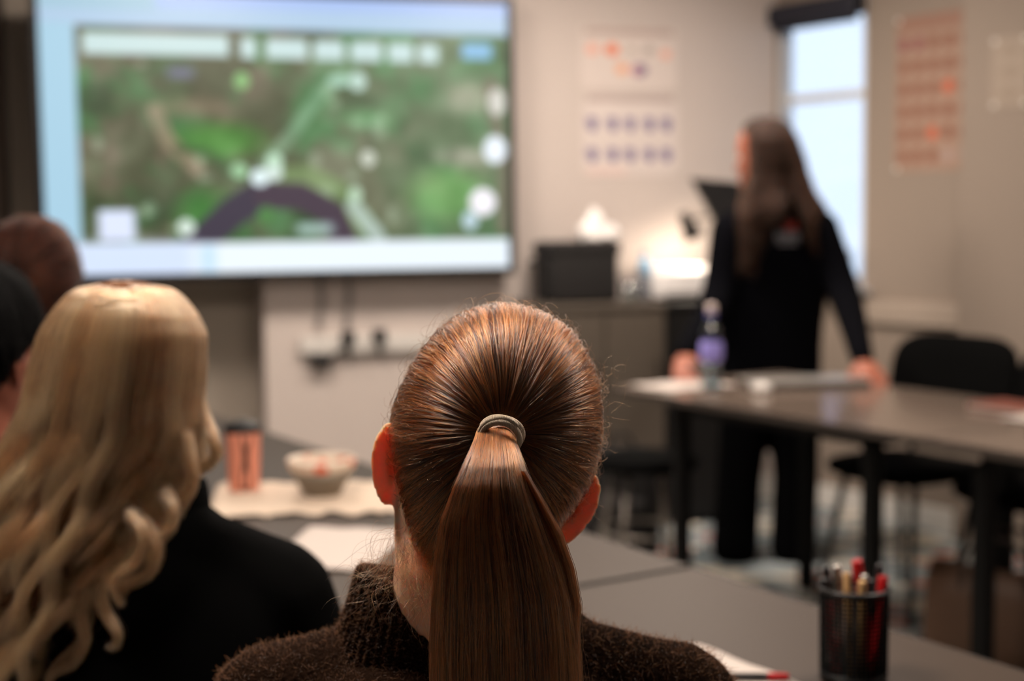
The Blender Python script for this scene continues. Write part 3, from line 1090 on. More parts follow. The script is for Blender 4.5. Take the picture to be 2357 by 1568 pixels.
e0 = ST + TN * 0.06 + TU * 0.02
flat_sheet('paper_sheet', 'white paper sheet at the end of the dark table by the hand', [e0, e0 + TN * .297, e0 + TN * .297 + TU * .21, e0 + TU * .21], Z, M_paper)
r0_ = pxz(2300, 965, Z)[:2]
flat_sheet('paper_sheet', 'white paper sheet on the dark table at the right edge', [r0_, r0_ + TN * .21, r0_ + TN * .21 + TU * .297, r0_ + TU * .297], Z, M_paper)
nb = pxz(2335, 945, Z)
nr = empty('notebook', (nb[0], nb[1], Z + 0.0005), math.radians(30), 'reddish brown notebook behind the paper on the dark table', 'notebook')
MB().box((0, 0, .008), (.15, .21, .010)).build('pages', M_paper, nr)
_mc = mat('red_brown_cover', (120, 62, 48), 0.5, 0.06, 20)
for z in (.0015, .0145):
    MB().box((0, 0, z), (.155, .215, .003), None, .001).build('cover', _mc, nr)
mg = pxz(1592, 874, Z)
mr = empty('mug', (mg[0] + .02, mg[1] - .02, Z + 0.0025), 0, 'small dark mug on the table between the hand and bottle', 'mug')
MB().lathe([(.026, 0), (.029, .003), (.031, .06), (.0285, .06), (.027, .006), (.001, .005)], (0, 0, 0), 24).build('mug_body', mat('dark_brown_glaze', (52, 34, 28), 0.4, 0.1, 20), mr, True, True)
MB().tube([(-.029, 0, .048), (-.046, 0, .045), (-.05, 0, .028), (-.044, 0, .014), (-.029, 0, .012)], .004, 8, up=(0, 1, 0)).build('handle', MATS['dark_brown_glaze'], mr, True, True)

# ================================================================== CABINETS BY THE FRONT WALL
M_cab = mat('charcoal_laminate', (84, 75, 66), 0.5, 0.08, 30)
M_cabk = mat('black_laminate', (14, 13, 13), 0.5, 0.1, 20)


def cabinet(label, t0, t1, ztop, out, m, topm, doors):
    tc_ = (t0 + t1) / 2
    r = empty('cabinet', fw(tc_, 0, out / 2 + .02), rz_of(FN), label, 'cabinet')
    W = abs(t1 - t0)
    MB().box((0, .01, ztop / 2), (W, out - .03, ztop - .03)).build('carcass', m, r)
    MB().box((0, 0, ztop - .0125), (W + .01, out + .02, .025), None, .003).build('cabinet_top', topm, r)
    dw = W / doors
    for k in range(doors):
        x = -W / 2 + dw * (k + .5)
        d = MB().box((x, -out / 2 + .004, ztop / 2 - .005), (dw - .006, .02, ztop - .07), None, .002).build('door', m, r)
        MB().tube([(x + dw * .35, -out / 2 - .006, ztop * .62), (x + dw * .35, -out / 2 - .028, ztop * .62 + .01), (x + dw * .35, -out / 2 - .028, ztop * .62 + .11), (x + dw * .35, -out / 2 - .006, ztop * .62 + .12)], .005, 8, up=(1, 0, 0)).build('handle', M_metal, d)
    return r


CO = 0.42
tc0, zc = on_front(1245, 704, CO)
tc1, _ = on_front(1527, 704, CO)
tk0, _ = on_front(1531, 704, CO)
tk1, _ = on_front(1700, 704, CO)
cabinet('charcoal two-door cabinet under the black fabric box', tc0, tc1, zc, CO, M_cab, M_cab, 2)
cabinet('black cabinet under the white printer and desk lamp', tk0, tk1, zc, CO, M_cabk, M_cabk, 1)


def fp(x, y, out):
    t, z = on_front(x, y, out)
    return fw(t, z, out)


RF = rz_of(FN)
# black fabric box
b0, b1 = on_front(1272, 690, .32)[0], on_front(1426, 690, .32)[0]
zb1 = on_front(1350, 556, .32)[1]
bx_ = empty('fabric_box', fw((b0 + b1) / 2, zc, .19), RF, 'black fabric storage box on the charcoal cabinet', 'box')
BW, BH = abs(b0 - b1), zb1 - zc
M_fab = mat('black_fabric', (24, 21, 20), 0.9, 0.15, 60, 0.5, 250)
wl = MB().box((0, 0, BH / 2 + .001), (BW, .26, BH), None, .02, 3).build('body', M_fab, bx_, True, True)
MB().box((0, 0, BH - .03), (BW + .012, .272, .05), None, .012, 3).build('lid', M_fab, bx_, True, True)
MB().tube([(-BW / 2 - .004, -.05, BH * .72), (-BW / 2 - .035, -.05, BH * .66), (-BW / 2 - .035, .05, BH * .66), (-BW / 2 - .004, .05, BH * .72)], .008, 8).build('side_handle', M_fab, bx_, True, True)

# crumpled white tissue
tq = fp(1378, 552, .2)
bm = bmesh.new()
bmesh.ops.create_icosphere(bm, subdivisions=4, radius=1.0)
for v in bm.verts:
    q = v.co.copy()
    n_ = math.sin(q.x * 7 + q.z * 3) * .10 + math.sin(q.y * 9 - q.x * 4) * .09 + math.sin(q.z * 11 + q.y * 5) * .07
    zf = max(q.z, -.25)
    pk = math.exp(-((q.x + .35) ** 2 * 6)) * .55 * max(zf, 0)
    v.co = Vector((q.x * .085 * (1 + n_), q.y * .07 * (1 + n_), (zf + .25) * .058 * (1 + n_) + pk * .13))
me = bpy.data.meshes.new('tissue')
bm.to_mesh(me)
bm.free()
to = link('tissue_paper', me, mat('tissue_white', (245, 240, 236), 0.9, 0.01, 10), None, True, True)
to.location = (tq[0], tq[1], zc + BH + .002)
to.rotation_euler = (0, 0, RF)
tag(to, 'crumpled white tissue on top of the black fabric box', 'tissue')

# bottle and cup on the cabinet
cbp = fp(1484, 690, .24)
cb_ = empty('spray_bottle', (cbp[0], cbp[1], zc + .0005), 0, 'clear bottle with a light blue top on the charcoal cabinet', 'bottle')
MB().lathe([(.028, 0), (.031, .004), (.031, .09), (.027, .105)], (0, 0, 0), 24).build('bottle_body', mat('smoky_plastic', (120, 122, 128), 0.2, 0.05, 9), cb_, True, True)
MB().lathe([(.027, .1055), (.026, .15), (.02, .175), (.012, .185)], (0, 0, 0), 24).build('shoulder', mat('sky_blue_plastic', (140, 190, 226), 0.35, 0.04, 9), cb_, True, True)
MB().lathe([(.012, .1855), (.014, .187), (.013, .205), (.006, .215), (.001, .216)], (0, 0, 0), 20).build('nozzle', mat('slate_plastic', (120, 134, 160), 0.4, 0.04, 9), cb_, True, True)
cpp = fp(1447, 694, .33)
cu = empty('drinking_glass', (cpp[0], cpp[1], zc + .0005), 0, 'small drinking glass beside the black fabric box', 'glass')
MB().lathe([(.026, 0), (.028, .003), (.032, .085), (.030, .085), (.026, .008), (.001, .007)], (0, 0, 0), 24).build('glass_wall', glass_mat('drinking_glass', (.8, .84, .86), 0.02, .1), cu, True, True)
MB().lathe([(.0255, .0085), (.027, .03), (.001, .031)], (0, 0, 0), 24).build('drink', mat('milky', (214, 204, 190), 0.3, 0.03, 9), cu, True, True)

# white printer under the lamp
q0, q1 = on_front(1505, 690, .30)[0], on_front(1640, 690, .30)[0]
pr = empty('desktop_printer', fw((q0 + q1) / 2, zc, .18), RF, 'white desktop printer lit by the lamp on the black cabinet', 'printer')
PW = abs(q1 - q0)
M_pr = mat('printer_white', (236, 232, 230), 0.5, 0.02, 9)
MB().box((0, 0, .065), (PW, .28, .126), None, .022, 3).build('body', M_pr, pr, True, True)
MB().box((0, .02, .136), (PW * .92, .22, .016), None, .006).build('lid', M_pr, pr, True, True)
MB().box((0, -.151, .028), (PW * .7, .02, .012), None, .003).build('paper_tray', mat('printer_grey', (150, 148, 146), 0.5, 0.03, 9), pr)

# desk lamp: base on the black cabinet, arm, shade and bulb
lb0 = fp(1668, 696, .10)
sh_t, sh_b = fp(1573, 494, .26), fp(1601, 556, .26)
dlp = empty('desk_lamp', (lb0[0], lb0[1], zc + .0005), 0, 'small dark desk lamp shining down beside the standing person', 'lamp')
MB().lathe([(.055, 0), (.06, .004), (.058, .014), (.012, .02), (.010, .04)], tuple((lb0[0], lb0[1], zc + .0005)), 28).build('base', M_metal, dlp, False, True)
ax = (sh_b - sh_t) / np.linalg.norm(sh_b - sh_t)
elbow = np.array([lb0[0] - .02, lb0[1] + .01, zc + .36])
neck = sh_t + ax * .02 + np.array([.03, .03, .0])
MB().tube([(lb0[0], lb0[1], zc + .03), elbow, neck, sh_t + ax * .03], .006, 8).build('arm', M_metal, dlp, False, True)
mt = Vector((ax[0], ax[1], ax[2])).to_track_quat('Z', 'Y').to_matrix().to_4x4()
MB().lathe([(.014, -.01), (.02, 0), (.026, .03), (.045, .11), (.0435, .11), (.0245, .03), (.018, .006), (.001, .004)], tuple(sh_t), 28, mt=mt).build('shade', mat('lamp_shade_dark', (40, 34, 30), 0.5, 0.05, 9), dlp, False, True)
bc = sh_t + ax * .075
MB().lathe([(.001, -.02), (.012, -.014), (.017, 0), (.012, .014), (.001, .018)], tuple(bc), 16, mt=mt).build('bulb', emit_mat('warm_bulb', (1.0, .82, .62), 60.0), dlp, False, True)
ld = bpy.data.lights.new('lamp_light', 'POINT')
ld.energy = LAMP_POWER
ld.color = (1.0, .84, .66)
ld.shadow_soft_size = .02
lo = bpy.data.objects.new('lamp_light', ld)
COL.objects.link(lo)
lo.location = sh_t + ax * .118
lo.parent = dlp
lo.matrix_parent_inverse = dlp.matrix_basis.inverted()

# dark monitor on a slim arm beside the presenter's head
mo = empty('monitor', fw(on_front(1660, 690, .14)[0], zc, .14), RF, 'black monitor on a slim stand behind the standing person', 'monitor')
mtop0, mtop1 = fp(1594, 410, .16), fp(1760, 426, .16)
mb0, mb1 = fp(1655, 520, .20), fp(1790, 530, .20)
nrm = np.array([FN[0], FN[1], 0]) * .03
vs = [mtop0, mtop1, mb1, mb0]
vs = vs + [v - nrm for v in vs]
MB().add(vs, [(0, 3, 2, 1), (4, 5, 6, 7), (0, 1, 5, 4), (1, 2, 6, 5), (2, 3, 7, 6), (3, 0, 4, 7)]).build('screen_panel', M_black, mo, False)
ctr = (mtop0 + mtop1 + mb0 + mb1) / 4 - nrm * .5
ft = np.array([ctr[0], ctr[1], zc + .02])
MB().tube([ctr - nrm * .9, np.array([ctr[0], ctr[1], ctr[2] - .1]) - nrm * .9, ft - nrm * .9], .012, 10).build('stand_neck', M_metal, mo, False, True)
MB().box((ft[0] - nrm[0] * .9, ft[1] - nrm[1] * .9, zc + .0065), (.18, .13, .012), RF, .003).build('stand_foot', M_metal, mo, False)

# ================================================================== CHAIRS, STOOL, BAG
M_chair = mat('chair_black_fabric', (7, 7, 7), 0.9, 0.1, 60, 0.3, 200, spec=.05)


def shell(w, d, r, z, bow, n=14):
    """rounded-rectangle pad, bowed; returns verts/faces in x/y with thickness along z"""
    pts = []
    for k in range(4 * n):
        a = 2 * math.pi * (k + .5) / (4 * n)
        c, s = math.cos(a), math.sin(a)
        e = 4.0
        k_ = (abs(c) ** e + abs(s) ** e) ** (-1 / e)
        pts.append((c * k_ * w / 2, s * k_ * d / 2))
    vs, fs = [], []
    prof = [(0.02, z / 2), (.5, z / 2), (.9, z * .46), (.98, z * .28), (1.0, 0), (.98, -z * .28), (.9, -z * .46), (.5, -z / 2), (0.02, -z / 2)]
    m = len(pts)
    for (f, h) in prof:
        for (x, y) in pts:
            vs.append((x * f, y * f, h + bow * ((x * f) / (w / 2)) ** 2))
    for j in range(len(prof) - 1):
        for k in range(m):
            fs.append((j * m + k, (j + 1) * m + k, (j + 1) * m + (k + 1) % m, j * m + (k + 1) % m))
    fs.append(tuple(range(m)))
    fs.append(tuple((len(prof) - 1) * m + k for k in range(m - 1, -1, -1)))
    return vs, fs


def make_chair(label, group):
    r = empty('meeting_chair', (0, 0, 0), 0, label, 'chair', group)
    v, f = shell(.45, .43, .1, .05, .012)
    MB().add([(a, b, c + .455) for a, b, c in v], f).build('seat', M_chair, r, True, True)
    v, f = shell(.53, .36, .1, .045, .035)
    R = Matrix.Translation((0, -.235, .71)) @ Matrix.Rotation(math.radians(-80), 4, 'X')
    vv = [tuple(R @ Vector((a, b * (1 - .0), c))) for a, b, c in v]
    MB().add(vv, f).build('backrest', M_chair, r, True, True)
    for s in (-1, 1):
        MB().tube([(s * .17, -.12, .425), (s * .18, -.21, .46), (s * .17, -.252, .60)], .011, 8).build('back_support', M_metal, r, True, True)
    for sx in (-1, 1):
        for sy in (-1, 1):
            MB().tube([(sx * .15, sy * .13, .432), (sx * .20, sy * .20, .015), (sx * .20, sy * .20, .0)], [.012, .011, .013], 10).build('leg', M_metal, r, True, True)
    return r


def copy_tree(o, parent=None):
    c = o.copy()
    COL.objects.link(c)
    c.parent = parent
    for ch in list(o.children):
        copy_tree(ch, c)
    return c


def place(o, x, y, rz):
    o.matrix_basis = Matrix.Translation((x, y, 0)) @ Matrix.Rotation(rz, 4, 'Z')


face_in = math.atan2(-TN[1], -TN[0]) - math.pi / 2
far = ST + TN * 0.75
chairs = []
G1 = 'black chairs at the dark tables'
ch0 = make_chair('black upholstered chair behind the dark table, beside the standing person', G1)
p_c = far + TU * .55 + TN * .06
place(ch0, p_c[0], p_c[1], face_in)


def another(label, group, x, y, rz):
    c = copy_tree(ch0)
    c['label'], c['group'] = label, group
    place(c, x, y, rz)
    return c


p_c = far + TU * 1.08 + TN * .06
another('black upholstered chair behind the dark table, cut by the right edge', G1, p_c[0], p_c[1], face_in)

sp2 = np.array([.46, 4.92])
stl = empty('stool', (sp2[0], sp2[1], 0), math.radians(12), 'low black stool with pale legs under the end of the dark table', 'stool')
MB().lathe([(.14, .42), (.185, .425), (.19, .445), (.18, .462), (.10, .468), (.001, .468)], (0, 0, 0), 32).build('seat', M_chair, stl, True, True)
M_chrome = mat('pale_metal', (150, 142, 134), 0.35, 0.05, 20, metal=0.7)
for k in range(4):
    a = math.pi / 4 + k * math.pi / 2
    MB().tube([(.12 * math.cos(a), .12 * math.sin(a), .424), (.19 * math.cos(a), .19 * math.sin(a), 0)], .012, 8).build('leg', M_chrome, stl, True, True)
MB().tube([(.155 * math.cos(2 * math.pi * k / 24), .155 * math.sin(2 * math.pi * k / 24), .2) for k in range(25)], .007, 8, up=(0, 0, 1)).build('foot_ring', M_chrome, stl, True, True)
bq = empty('backpack', (.40, 5.28, 0), math.radians(-10), 'black backpack on the floor behind the stool', 'bag')
MB().box((0, 0, .22), (.30, .17, .43), None, .06, 4).build('body', M_fab, bq, True, True)
MB().box((0, -.10, .15), (.22, .06, .22), None, .025, 3).build('front_pocket', M_fab, bq, True, True)
MB().tube([(-.05, .03, .43), (-.03, .03, .475), (.03, .03, .475), (.05, .03, .43)], .008, 8).build('grab_handle', M_fab, bq, True, True)

bg = pxz(2275, 1545, 0)
tt = empty('tote_bag', (bg[0] + .02, bg[1] - .02, 0), math.radians(-30), 'brown leather tote bag standing open on the carpet', 'bag')
M_lea = mat('brown_leather', (92, 66, 48), 0.55, 0.15, 12, 0.3, 120)
vs, fs = [], []
n = 32
prof = [(.001, .19, .075, .0), (.002, .20, .08, 1), (.10, .205, .09, 1), (.22, .20, .085, 1), (.29, .195, .07, 1), (.292, .187, .062, 1), (.15, .19, .075, 1), (.02, .185, .07, 1)]
for (z, a, b, _) in prof:
    for k in range(n):
        t = 2 * math.pi * k / n
        c, s = math.cos(t), math.sin(t)
        q = (abs(c) ** 5 + abs(s) ** 5) ** (-.2)
        vs.append((c * q * a, s * q * b, z + .012 * math.sin(3 * t) * (z > .2)))
for j in range(len(prof) - 1):
    for k in range(n):
        fs.append((j * n + k, j * n + (k + 1) % n, (j + 1) * n + (k + 1) % n, (j + 1) * n + k))
fs.append(tuple(range(n - 1, -1, -1)))
fs.append(tuple((len(prof) - 1) * n + k for k in range(n)))
MB().add(vs, fs).build('body', M_lea, tt, True, True)
for s in (-1, 1):
    MB().tube([(-.09, s * .075, .25), (-.085, s * .07, .34), (-.04, s * .075, .40), (.04, s * .075, .40), (.085, s * .07, .34), (.09, s * .075, .25)], .007, 8).build('strap', mat('dark_leather', (44, 32, 26), 0.5, 0.1, 20), tt, True, True)
MB().box((.03, .0, .19), (.22, .07, .16), Matrix.Rotation(.1, 4, 'Y'), .02).build('folded_scarf', M_fab, tt, True, True)

#@@PART3@@
# ================================================================== PEOPLE
M_skin = mat('skin_warm', (246, 192, 160), 0.5, 0.06, 25, 0.1, 220, sss=1.0)
M_skin2 = mat('skin_shadowed', (160, 94, 72), 0.5, 0.06, 25, 0.08, 200, sss=0.15)  # albedo lowered: the face shadow is put into the skin colour
M_eye = mat('eye_white', (228, 222, 214), 0.2, 0.02, 9)
M_lash = mat('iris_dark', (40, 28, 22), 0.3, 0.05, 9)

_hz = np.array([-.120, -.112, -.100, -.085, -.06, -.035, -.01, .02, .05, .08, .105, .122, .132, .137])
_ha = np.array([.016, .030, .042, .050, .058, .064, .068, .0715, .0745, .0735, .064, .046, .026, .004])
_hf = np.array([.072, .084, .089, .088, .088, .090, .091, .092, .091, .082, .063, .042, .022, .003])
_hb = np.array([-.03, -.01, .01, .03, .055, .074, .087, .097, .100, .095, .080, .058, .033, .003])


def frame(face, up):
    """3x3 columns: right, face, up for a head looking along face"""
    f = np.asarray(face, float)
    f /= np.linalg.norm(f)
    u = np.asarray(up, float)
    r = np.cross(f, u)
    r /= np.linalg.norm(r)
    u = np.cross(r, f)
    return np.stack([r, f, u], 1)


def head_shape(mb, c, R, s=1.0, ears=True, ear_out=35, es=1.0, elift=0.0):
    zs = np.linspace(-.120, .137, 54)
    zs = np.sign(zs) * np.abs(zs)
    n = 56
    A, F, B = (np.interp(zs, _hz, q) for q in (_ha, _hf, _hb))
    vs = []
    for z, a, f, b in zip(zs, A, F, B):
        for k in range(n):
            p = 2 * math.pi * k / n
            cx_, sy = math.cos(p), math.sin(p)
            e = 2.25
            q = (abs(cx_) ** e + abs(sy) ** e) ** (-1 / e)
            x = a * cx_ * q
            y = (f if sy > 0 else b) * sy * q
            if sy > 0:
                g = lambda x0, z0, sx, sz: math.exp(-((x - x0) / sx) ** 2 - ((z - z0) / sz) ** 2)
                y += .020 * g(0, -.040, .010, .012) + .010 * g(0, -.020, .008, .018) + .006 * g(0, .020, .04, .010)
                y += -.010 * (g(.031, .001, .014, .009) + g(-.031, .001, .014, .009)) + .007 * g(0, -.071, .020, .006) - .003 * g(0, -.0655, .022, .002) + .006 * g(0, -.108, .022, .012)
                y += .004 * (g(.045, -.03, .016, .02) + g(-.045, -.03, .016, .02))
            vs.append((x, y, z))
    m = len(zs)
    fs = [(i * n + k, i * n + (k + 1) % n, (i + 1) * n + (k + 1) % n, (i + 1) * n + k) for i in range(m - 1) for k in range(n)]
    fs += [tuple(range(n - 1, -1, -1)), tuple((m - 1) * n + k for k in range(n))]
    mb.add([c + R @ (np.array(v) * s) for v in vs], fs)
    if ears:
        for sd in (-1, 1):
            b = math.radians(90 - ear_out)
            e1 = np.array([sd * math.cos(b), -math.sin(b), 0])
            e2 = np.array([-sd * math.sin(b), -math.cos(b), 0])      # towards the back surface
            org = np.array([sd * .0675, -.002, -.002 + elift])
            ev, ef = [], []
            nt_, ns = 30, 8
            for side in (0, 1):
                for j in range(ns + 1):
                    q = j / ns
                    for k in range(nt_):
                        t = 2 * math.pi * k / nt_
                        w = .0185 + .0035 * math.sin(t)          # wider at the top
                        hgt = .033
                        u_ = .0135 + q * w * math.cos(t)
                        v_ = q * hgt * math.sin(t)
                        u_ += .004 * (v_ / hgt) - .003 * max(0, -v_ / hgt)
                        back = .0030 * (1 - q ** 6) + .0055 * math.exp(-((q - .35) / .28) ** 2) * (1 if v_ > -.018 else .4)
                        front = -.0030 * (1 - q ** 6) + .0035 * math.exp(-((q - .45) / .25) ** 2) - .0022 * math.exp(-((q - .9) / .12) ** 2)
                        h_ = (back if side else front) + .004 * q * q
                        ev.append(org + (e1 * u_ + np.array([0, 0, 1.0]) * v_ + e2 * h_) * es)
            o2 = (ns + 1) * nt_
            for j in range(ns):
                for k in range(nt_):
                    a_, b_ = j * nt_ + k, j * nt_ + (k + 1) % nt_
                    ef.append((a_, b_, b_ + nt_, a_ + nt_))
                    ef.append((o2 + a_, o2 + a_ + nt_, o2 + b_ + nt_, o2 + b_))
            for k in range(nt_):
                a_, b_ = ns * nt_ + k, ns * nt_ + (k + 1) % nt_
                ef.append((a_, b_, o2 + b_, o2 + a_))
            mb.add([c + R @ (v * s) for v in ev], ef)
            # root of the ear inside the head
            mb.limb([c + R @ (np.array([sd * .058, .006, .014]) * s), c + R @ (np.array([sd * .0675, -.006, .002]) * s), c + R @ (np.array([sd * .060, .004, -.024]) * s)], [.010 * s, .011 * s, .008 * s])
    return mb


def add_eyes(root, c, R, s=1.0):
    for sd in (-1, 1):
        p = c + R @ (np.array([sd * .031, .0745, .001]) * s)
        o = MB().lathe([(.001, -.0118), (.007, -.0095), (.0115, -.003), (.0115, .003), (.007, .0095), (.001, .0118)], tuple(p), 16).build('eye', M_eye, root, False, True)
        q = p + R @ np.array([0, .0095 * s, 0])
        MB().lathe([(.001, -.004), (.004, -.003), (.0052, 0), (.004, .003), (.001, .004)], tuple(q), 12).build('iris', M_lash, o, False, True)


def hand_shape(mb, wrist, fdir, back, thumb, s=1.0, bend=0.35, spread=1.0):
    """palm, four fingers and thumb; fdir finger direction, back = normal of the back of the hand, thumb = +-1 side"""
    f = np.asarray(fdir, float)
    f /= np.linalg.norm(f)
    b = np.asarray(back, float)
    b -= f * (b @ f)
    b /= np.linalg.norm(b)
    sd = np.cross(f, b) * thumb
    w = np.asarray(wrist, float)
    P = lambda x, y, z: w + (sd * x + f * y + b * z) * s
    mb.limb([P(0, -.01, 0), P(0, .03, .004), P(0, .085, .002)], [(.026 * s, .018 * s), (.036 * s, .016 * s), (.041 * s, .012 * s)], up=b)
    for k, (x, L) in enumerate(((.030, .068), (.010, .076), (-.011, .071), (-.031, .056))):
        p0 = P(x * .9, .075, .002)
        d0 = f * 1.0 + sd * x * 3.0 * spread
        d0 /= np.linalg.norm(d0)
        pts = [p0]
        ang = bend * .3
        for q in (.45, .32, .23):
            ang += bend
            dd = d0 * math.cos(ang) - b * math.sin(ang)
            pts.append(pts[-1] + dd * L * q * s)
        mb.limb(pts, [.0098 * s, .0092 * s, .0086 * s, .0074 * s], n=10, sub=3)
    mb.limb([P(.024, .018, -.002), P(.046, .040, -.006), P(.058, .062, -.010), P(.062, .084, -.014)], [.0135 * s, .012 * s, .0105 * s, .0085 * s], n=10, sub=3)


# ------------------------------------------------------------------ hair
HO = np.array([0, -.004, .030])


def scalp_r(D, grow=0.0):
    x, y, z = D[..., 0], D[..., 1], D[..., 2]
    a = .0815 * (1 - .34 * np.clip(-z, 0, 1)) + grow
    b = np.where(y < 0, .104, .097) + grow
    c = np.where(z > 0, .118, .120) + grow
    p = 2.25
    return (np.abs(x / a) ** p + np.abs(y / b) ** p + np.abs(z / c) ** p) ** (-1 / p)


_hl_az = np.radians([0, 40, 62, 78, 92, 118, 150, 180])
_hl_z = np.array([-.060, -.056, -.034, .002, .030, .034, .074, .084])


def below_hairline(L):
    az = np.abs(np.arctan2(L[..., 0], -L[..., 1]))
    return L[..., 2] < np.interp(az, _hl_az, _hl_z)


def polar(T, psi, th):
    T = T / np.linalg.norm(T)
    E1 = np.array([1.0, 0, 0]) - T * T[0]
    E1 /= np.linalg.norm(E1)
    E2 = np.cross(E1, T)
    return np.cos(th)[..., None] * T + np.sin(th)[..., None] * (np.cos(psi)[..., None] * E1 + np.sin(psi)[..., None] * E2)


def scalp_strands(T, N, K=18, nclump=150, lift=(.000, .006), clump=.55, wob=.02, end_th=.12, fly=0.0):
    """strands combed over the scalp from the hairline to the pole T (head space)"""
    psi = rng.uniform(-math.pi, math.pi, N)
    ths = np.linspace(.2, 2.9, 90)
    D = polar(T, psi[:, None], np.broadcast_to(ths, (N, 90)))
    L = HO + D * scalp_r(D)[..., None]
    bad = below_hairline(L)
    idx = np.where(bad.any(1), bad.argmax(1), 89)
    thm = ths[idx]
    root = thm * np.sqrt(rng.uniform(.06, 1.0, N))
    cw = 2 * math.pi / nclump
    cc = -math.pi + cw * (np.arange(nclump) + .5 + rng.uniform(-.4, .4, nclump))
    ci = np.clip(((psi + math.pi) / cw).astype(int), 0, nclump - 1)
    dpsi = np.clip(cc[ci] - psi, -.12, .12)
    coff = rng.uniform(0, 1, nclump)[ci]
    t = np.linspace(0, 1, K)
    th = root[:, None] * (1 - t) + end_th * t
    g = np.clip(1 - th / 1.2, 0, 1)
    w1, w2 = rng.uniform(0, 6.28, (2, nclump))
    ps = psi[:, None] + dpsi[:, None] * clump * np.clip(t * 2.2, 0, 1) + wob * np.sin(th * 3.2 + w1[ci][:, None]) * np.clip(th, 0, .8) + wob * .35 * np.sin(th * 9 + rng.uniform(0, 6.28, N)[:, None])
    D = polar(T, ps, th)
    lf = (lift[0] + (lift[1] - lift[0]) * (.55 * coff + .45 * rng.random(N)))[:, None] * (.35 + .65 * np.sin(np.pi * np.clip(t * .9 + .08, 0, 1)))
    if fly:
        lf = lf + fly * rng.random(N)[:, None] * np.sin(np.pi * t) ** 2 * (.5 + .5 * np.sin(7 * t + rng.uniform(0, 6.28, N)[:, None]))
    global SHADE
    SHADE = .65 * rng.random(nclump)[ci] + .35 * rng.random(N)
    return HO + D * (scalp_r(D) + lf)[..., None], ps


def cap_mesh(name, m, parent, c, R, s, grow, hairline=True):
    """solid under-layer of combed hair over the scalp"""
    nu, nv = 72, 44
    vs, fs, ok = [], [], []
    for j in range(nv + 1):
        th = math.pi * j / nv * .98
        for i in range(nu):
            ph = 2 * math.pi * i / nu
            D = np.array([math.sin(th) * math.cos(ph), math.sin(th) * math.sin(ph), math.cos(th)])
            L = HO + D * scalp_r(D, grow)
            ok.append(not below_hairline(L))
            vs.append(c + R @ (L * s))
    for j in range(nv):
        for i in range(nu):
            q = (j * nu + i, j * nu + (i + 1) % nu, (j + 1) * nu + (i + 1) % nu, (j + 1) * nu + i)
            if not hairline or sum(ok[k] for k in q) >= 3:
                fs.append(tuple(reversed(q)))
    used = sorted({k for f in fs for k in f})
    mp = {k: i for i, k in enumerate(used)}
    o = MB().add([vs[k] for k in used], [tuple(mp[k] for k in f) for f in fs]).build(name, m, parent, False, True)
    md = o.modifiers.new('t', 'SOLIDIFY')
    md.thickness = .004
    return o


def rails(rows):
    """rows of (photo y, left x, right x, distance, half depth) -> interpolators over 0..1 (by photo y)"""
    a = np.array(rows, float)
    t = (a[:, 0] - a[0, 0]) / (a[-1, 0] - a[0, 0])
    return a, t


def pxv(x, y, d):
    v = _f * FPX + _r * (x - CX)[..., None] - _u * (y - CY)[..., None]
    return CAM + v * (d / v[..., 1])[..., None]


def rail_strands(rows, N, K, nclump, wave=0.0, wl=.1, onset=.4, ends=(.85, 1.0), lay=(-.6, 1.0), clump=.6, outer=.55, jitter=.004, crown=0.0, sp=None):
    A, T = rails(rows)
    ga = rng.uniform(-1, 1, nclump)
    ga = np.sign(ga) * np.abs(ga) ** .85
    gl = rng.uniform(0, 1, nclump) ** outer * (lay[1] - lay[0]) + lay[0]
    ge = rng.uniform(*ends, nclump)
    gp = rng.uniform(0, 6.28, nclump)
    gw = rng.uniform(.5, 1.3, nclump)
    ci = rng.integers(0, nclump, N)
    sp = sp or 2.2 / math.sqrt(nclump)
    a0 = np.clip(ga[ci] + rng.normal(0, sp, N), -1, 1)
    l0 = np.clip(gl[ci] + rng.normal(0, sp * .5, N), lay[0], lay[1])
    e = ge[ci] * rng.uniform(.94, 1.02, N)
    t = np.linspace(0, 1, K)[None, :] * e[:, None]
    k = clump * np.clip(t * 2, 0, 1)
    aa = a0[:, None] * (1 - k) + ga[ci][:, None] * k
    ll = l0[:, None] * (1 - k) + gl[ci][:, None] * k
    y = A[0, 0] + t * (A[-1, 0] - A[0, 0])
    xl, xr, d, hd = (np.interp(t, T, A[:, i]) for i in (1, 2, 3, 4))
    x = (xl + xr) / 2 + (xr - xl) / 2 * aa
    dep = d - hd * np.sqrt(np.clip(1 - aa ** 2, 0, 1)) * ll
    P = pxv(x, y, dep)
    g = np.clip((t - onset) / (1 - onset), 0, 1) ** .8
    ph = gp[ci][:, None] + 6.283 * (y - A[0, 0]) / FPX * dep / wl
    ph = ph + rng.normal(0, .25, N)[:, None]
    am = wave * gw[ci][:, None] * g
    P[..., 0] += am * np.sin(ph) + jitter * .4 * np.sin(ph * .37 + rng.uniform(0, 6.28, N)[:, None]) * np.clip(t * 3, 0, 1)
    P[..., 1] += am * np.cos(ph) * .9
    P[..., 2] += am * .3 * np.cos(ph * .5)
    global SHADE
    SHADE = .7 * rng.random(nclump)[ci] + .3 * rng.random(N)
    rad = rng.normal(0, jitter * .5, (N, 1, 3)) * np.clip(t * 2, 0, 1)[..., None]
    return P + rad


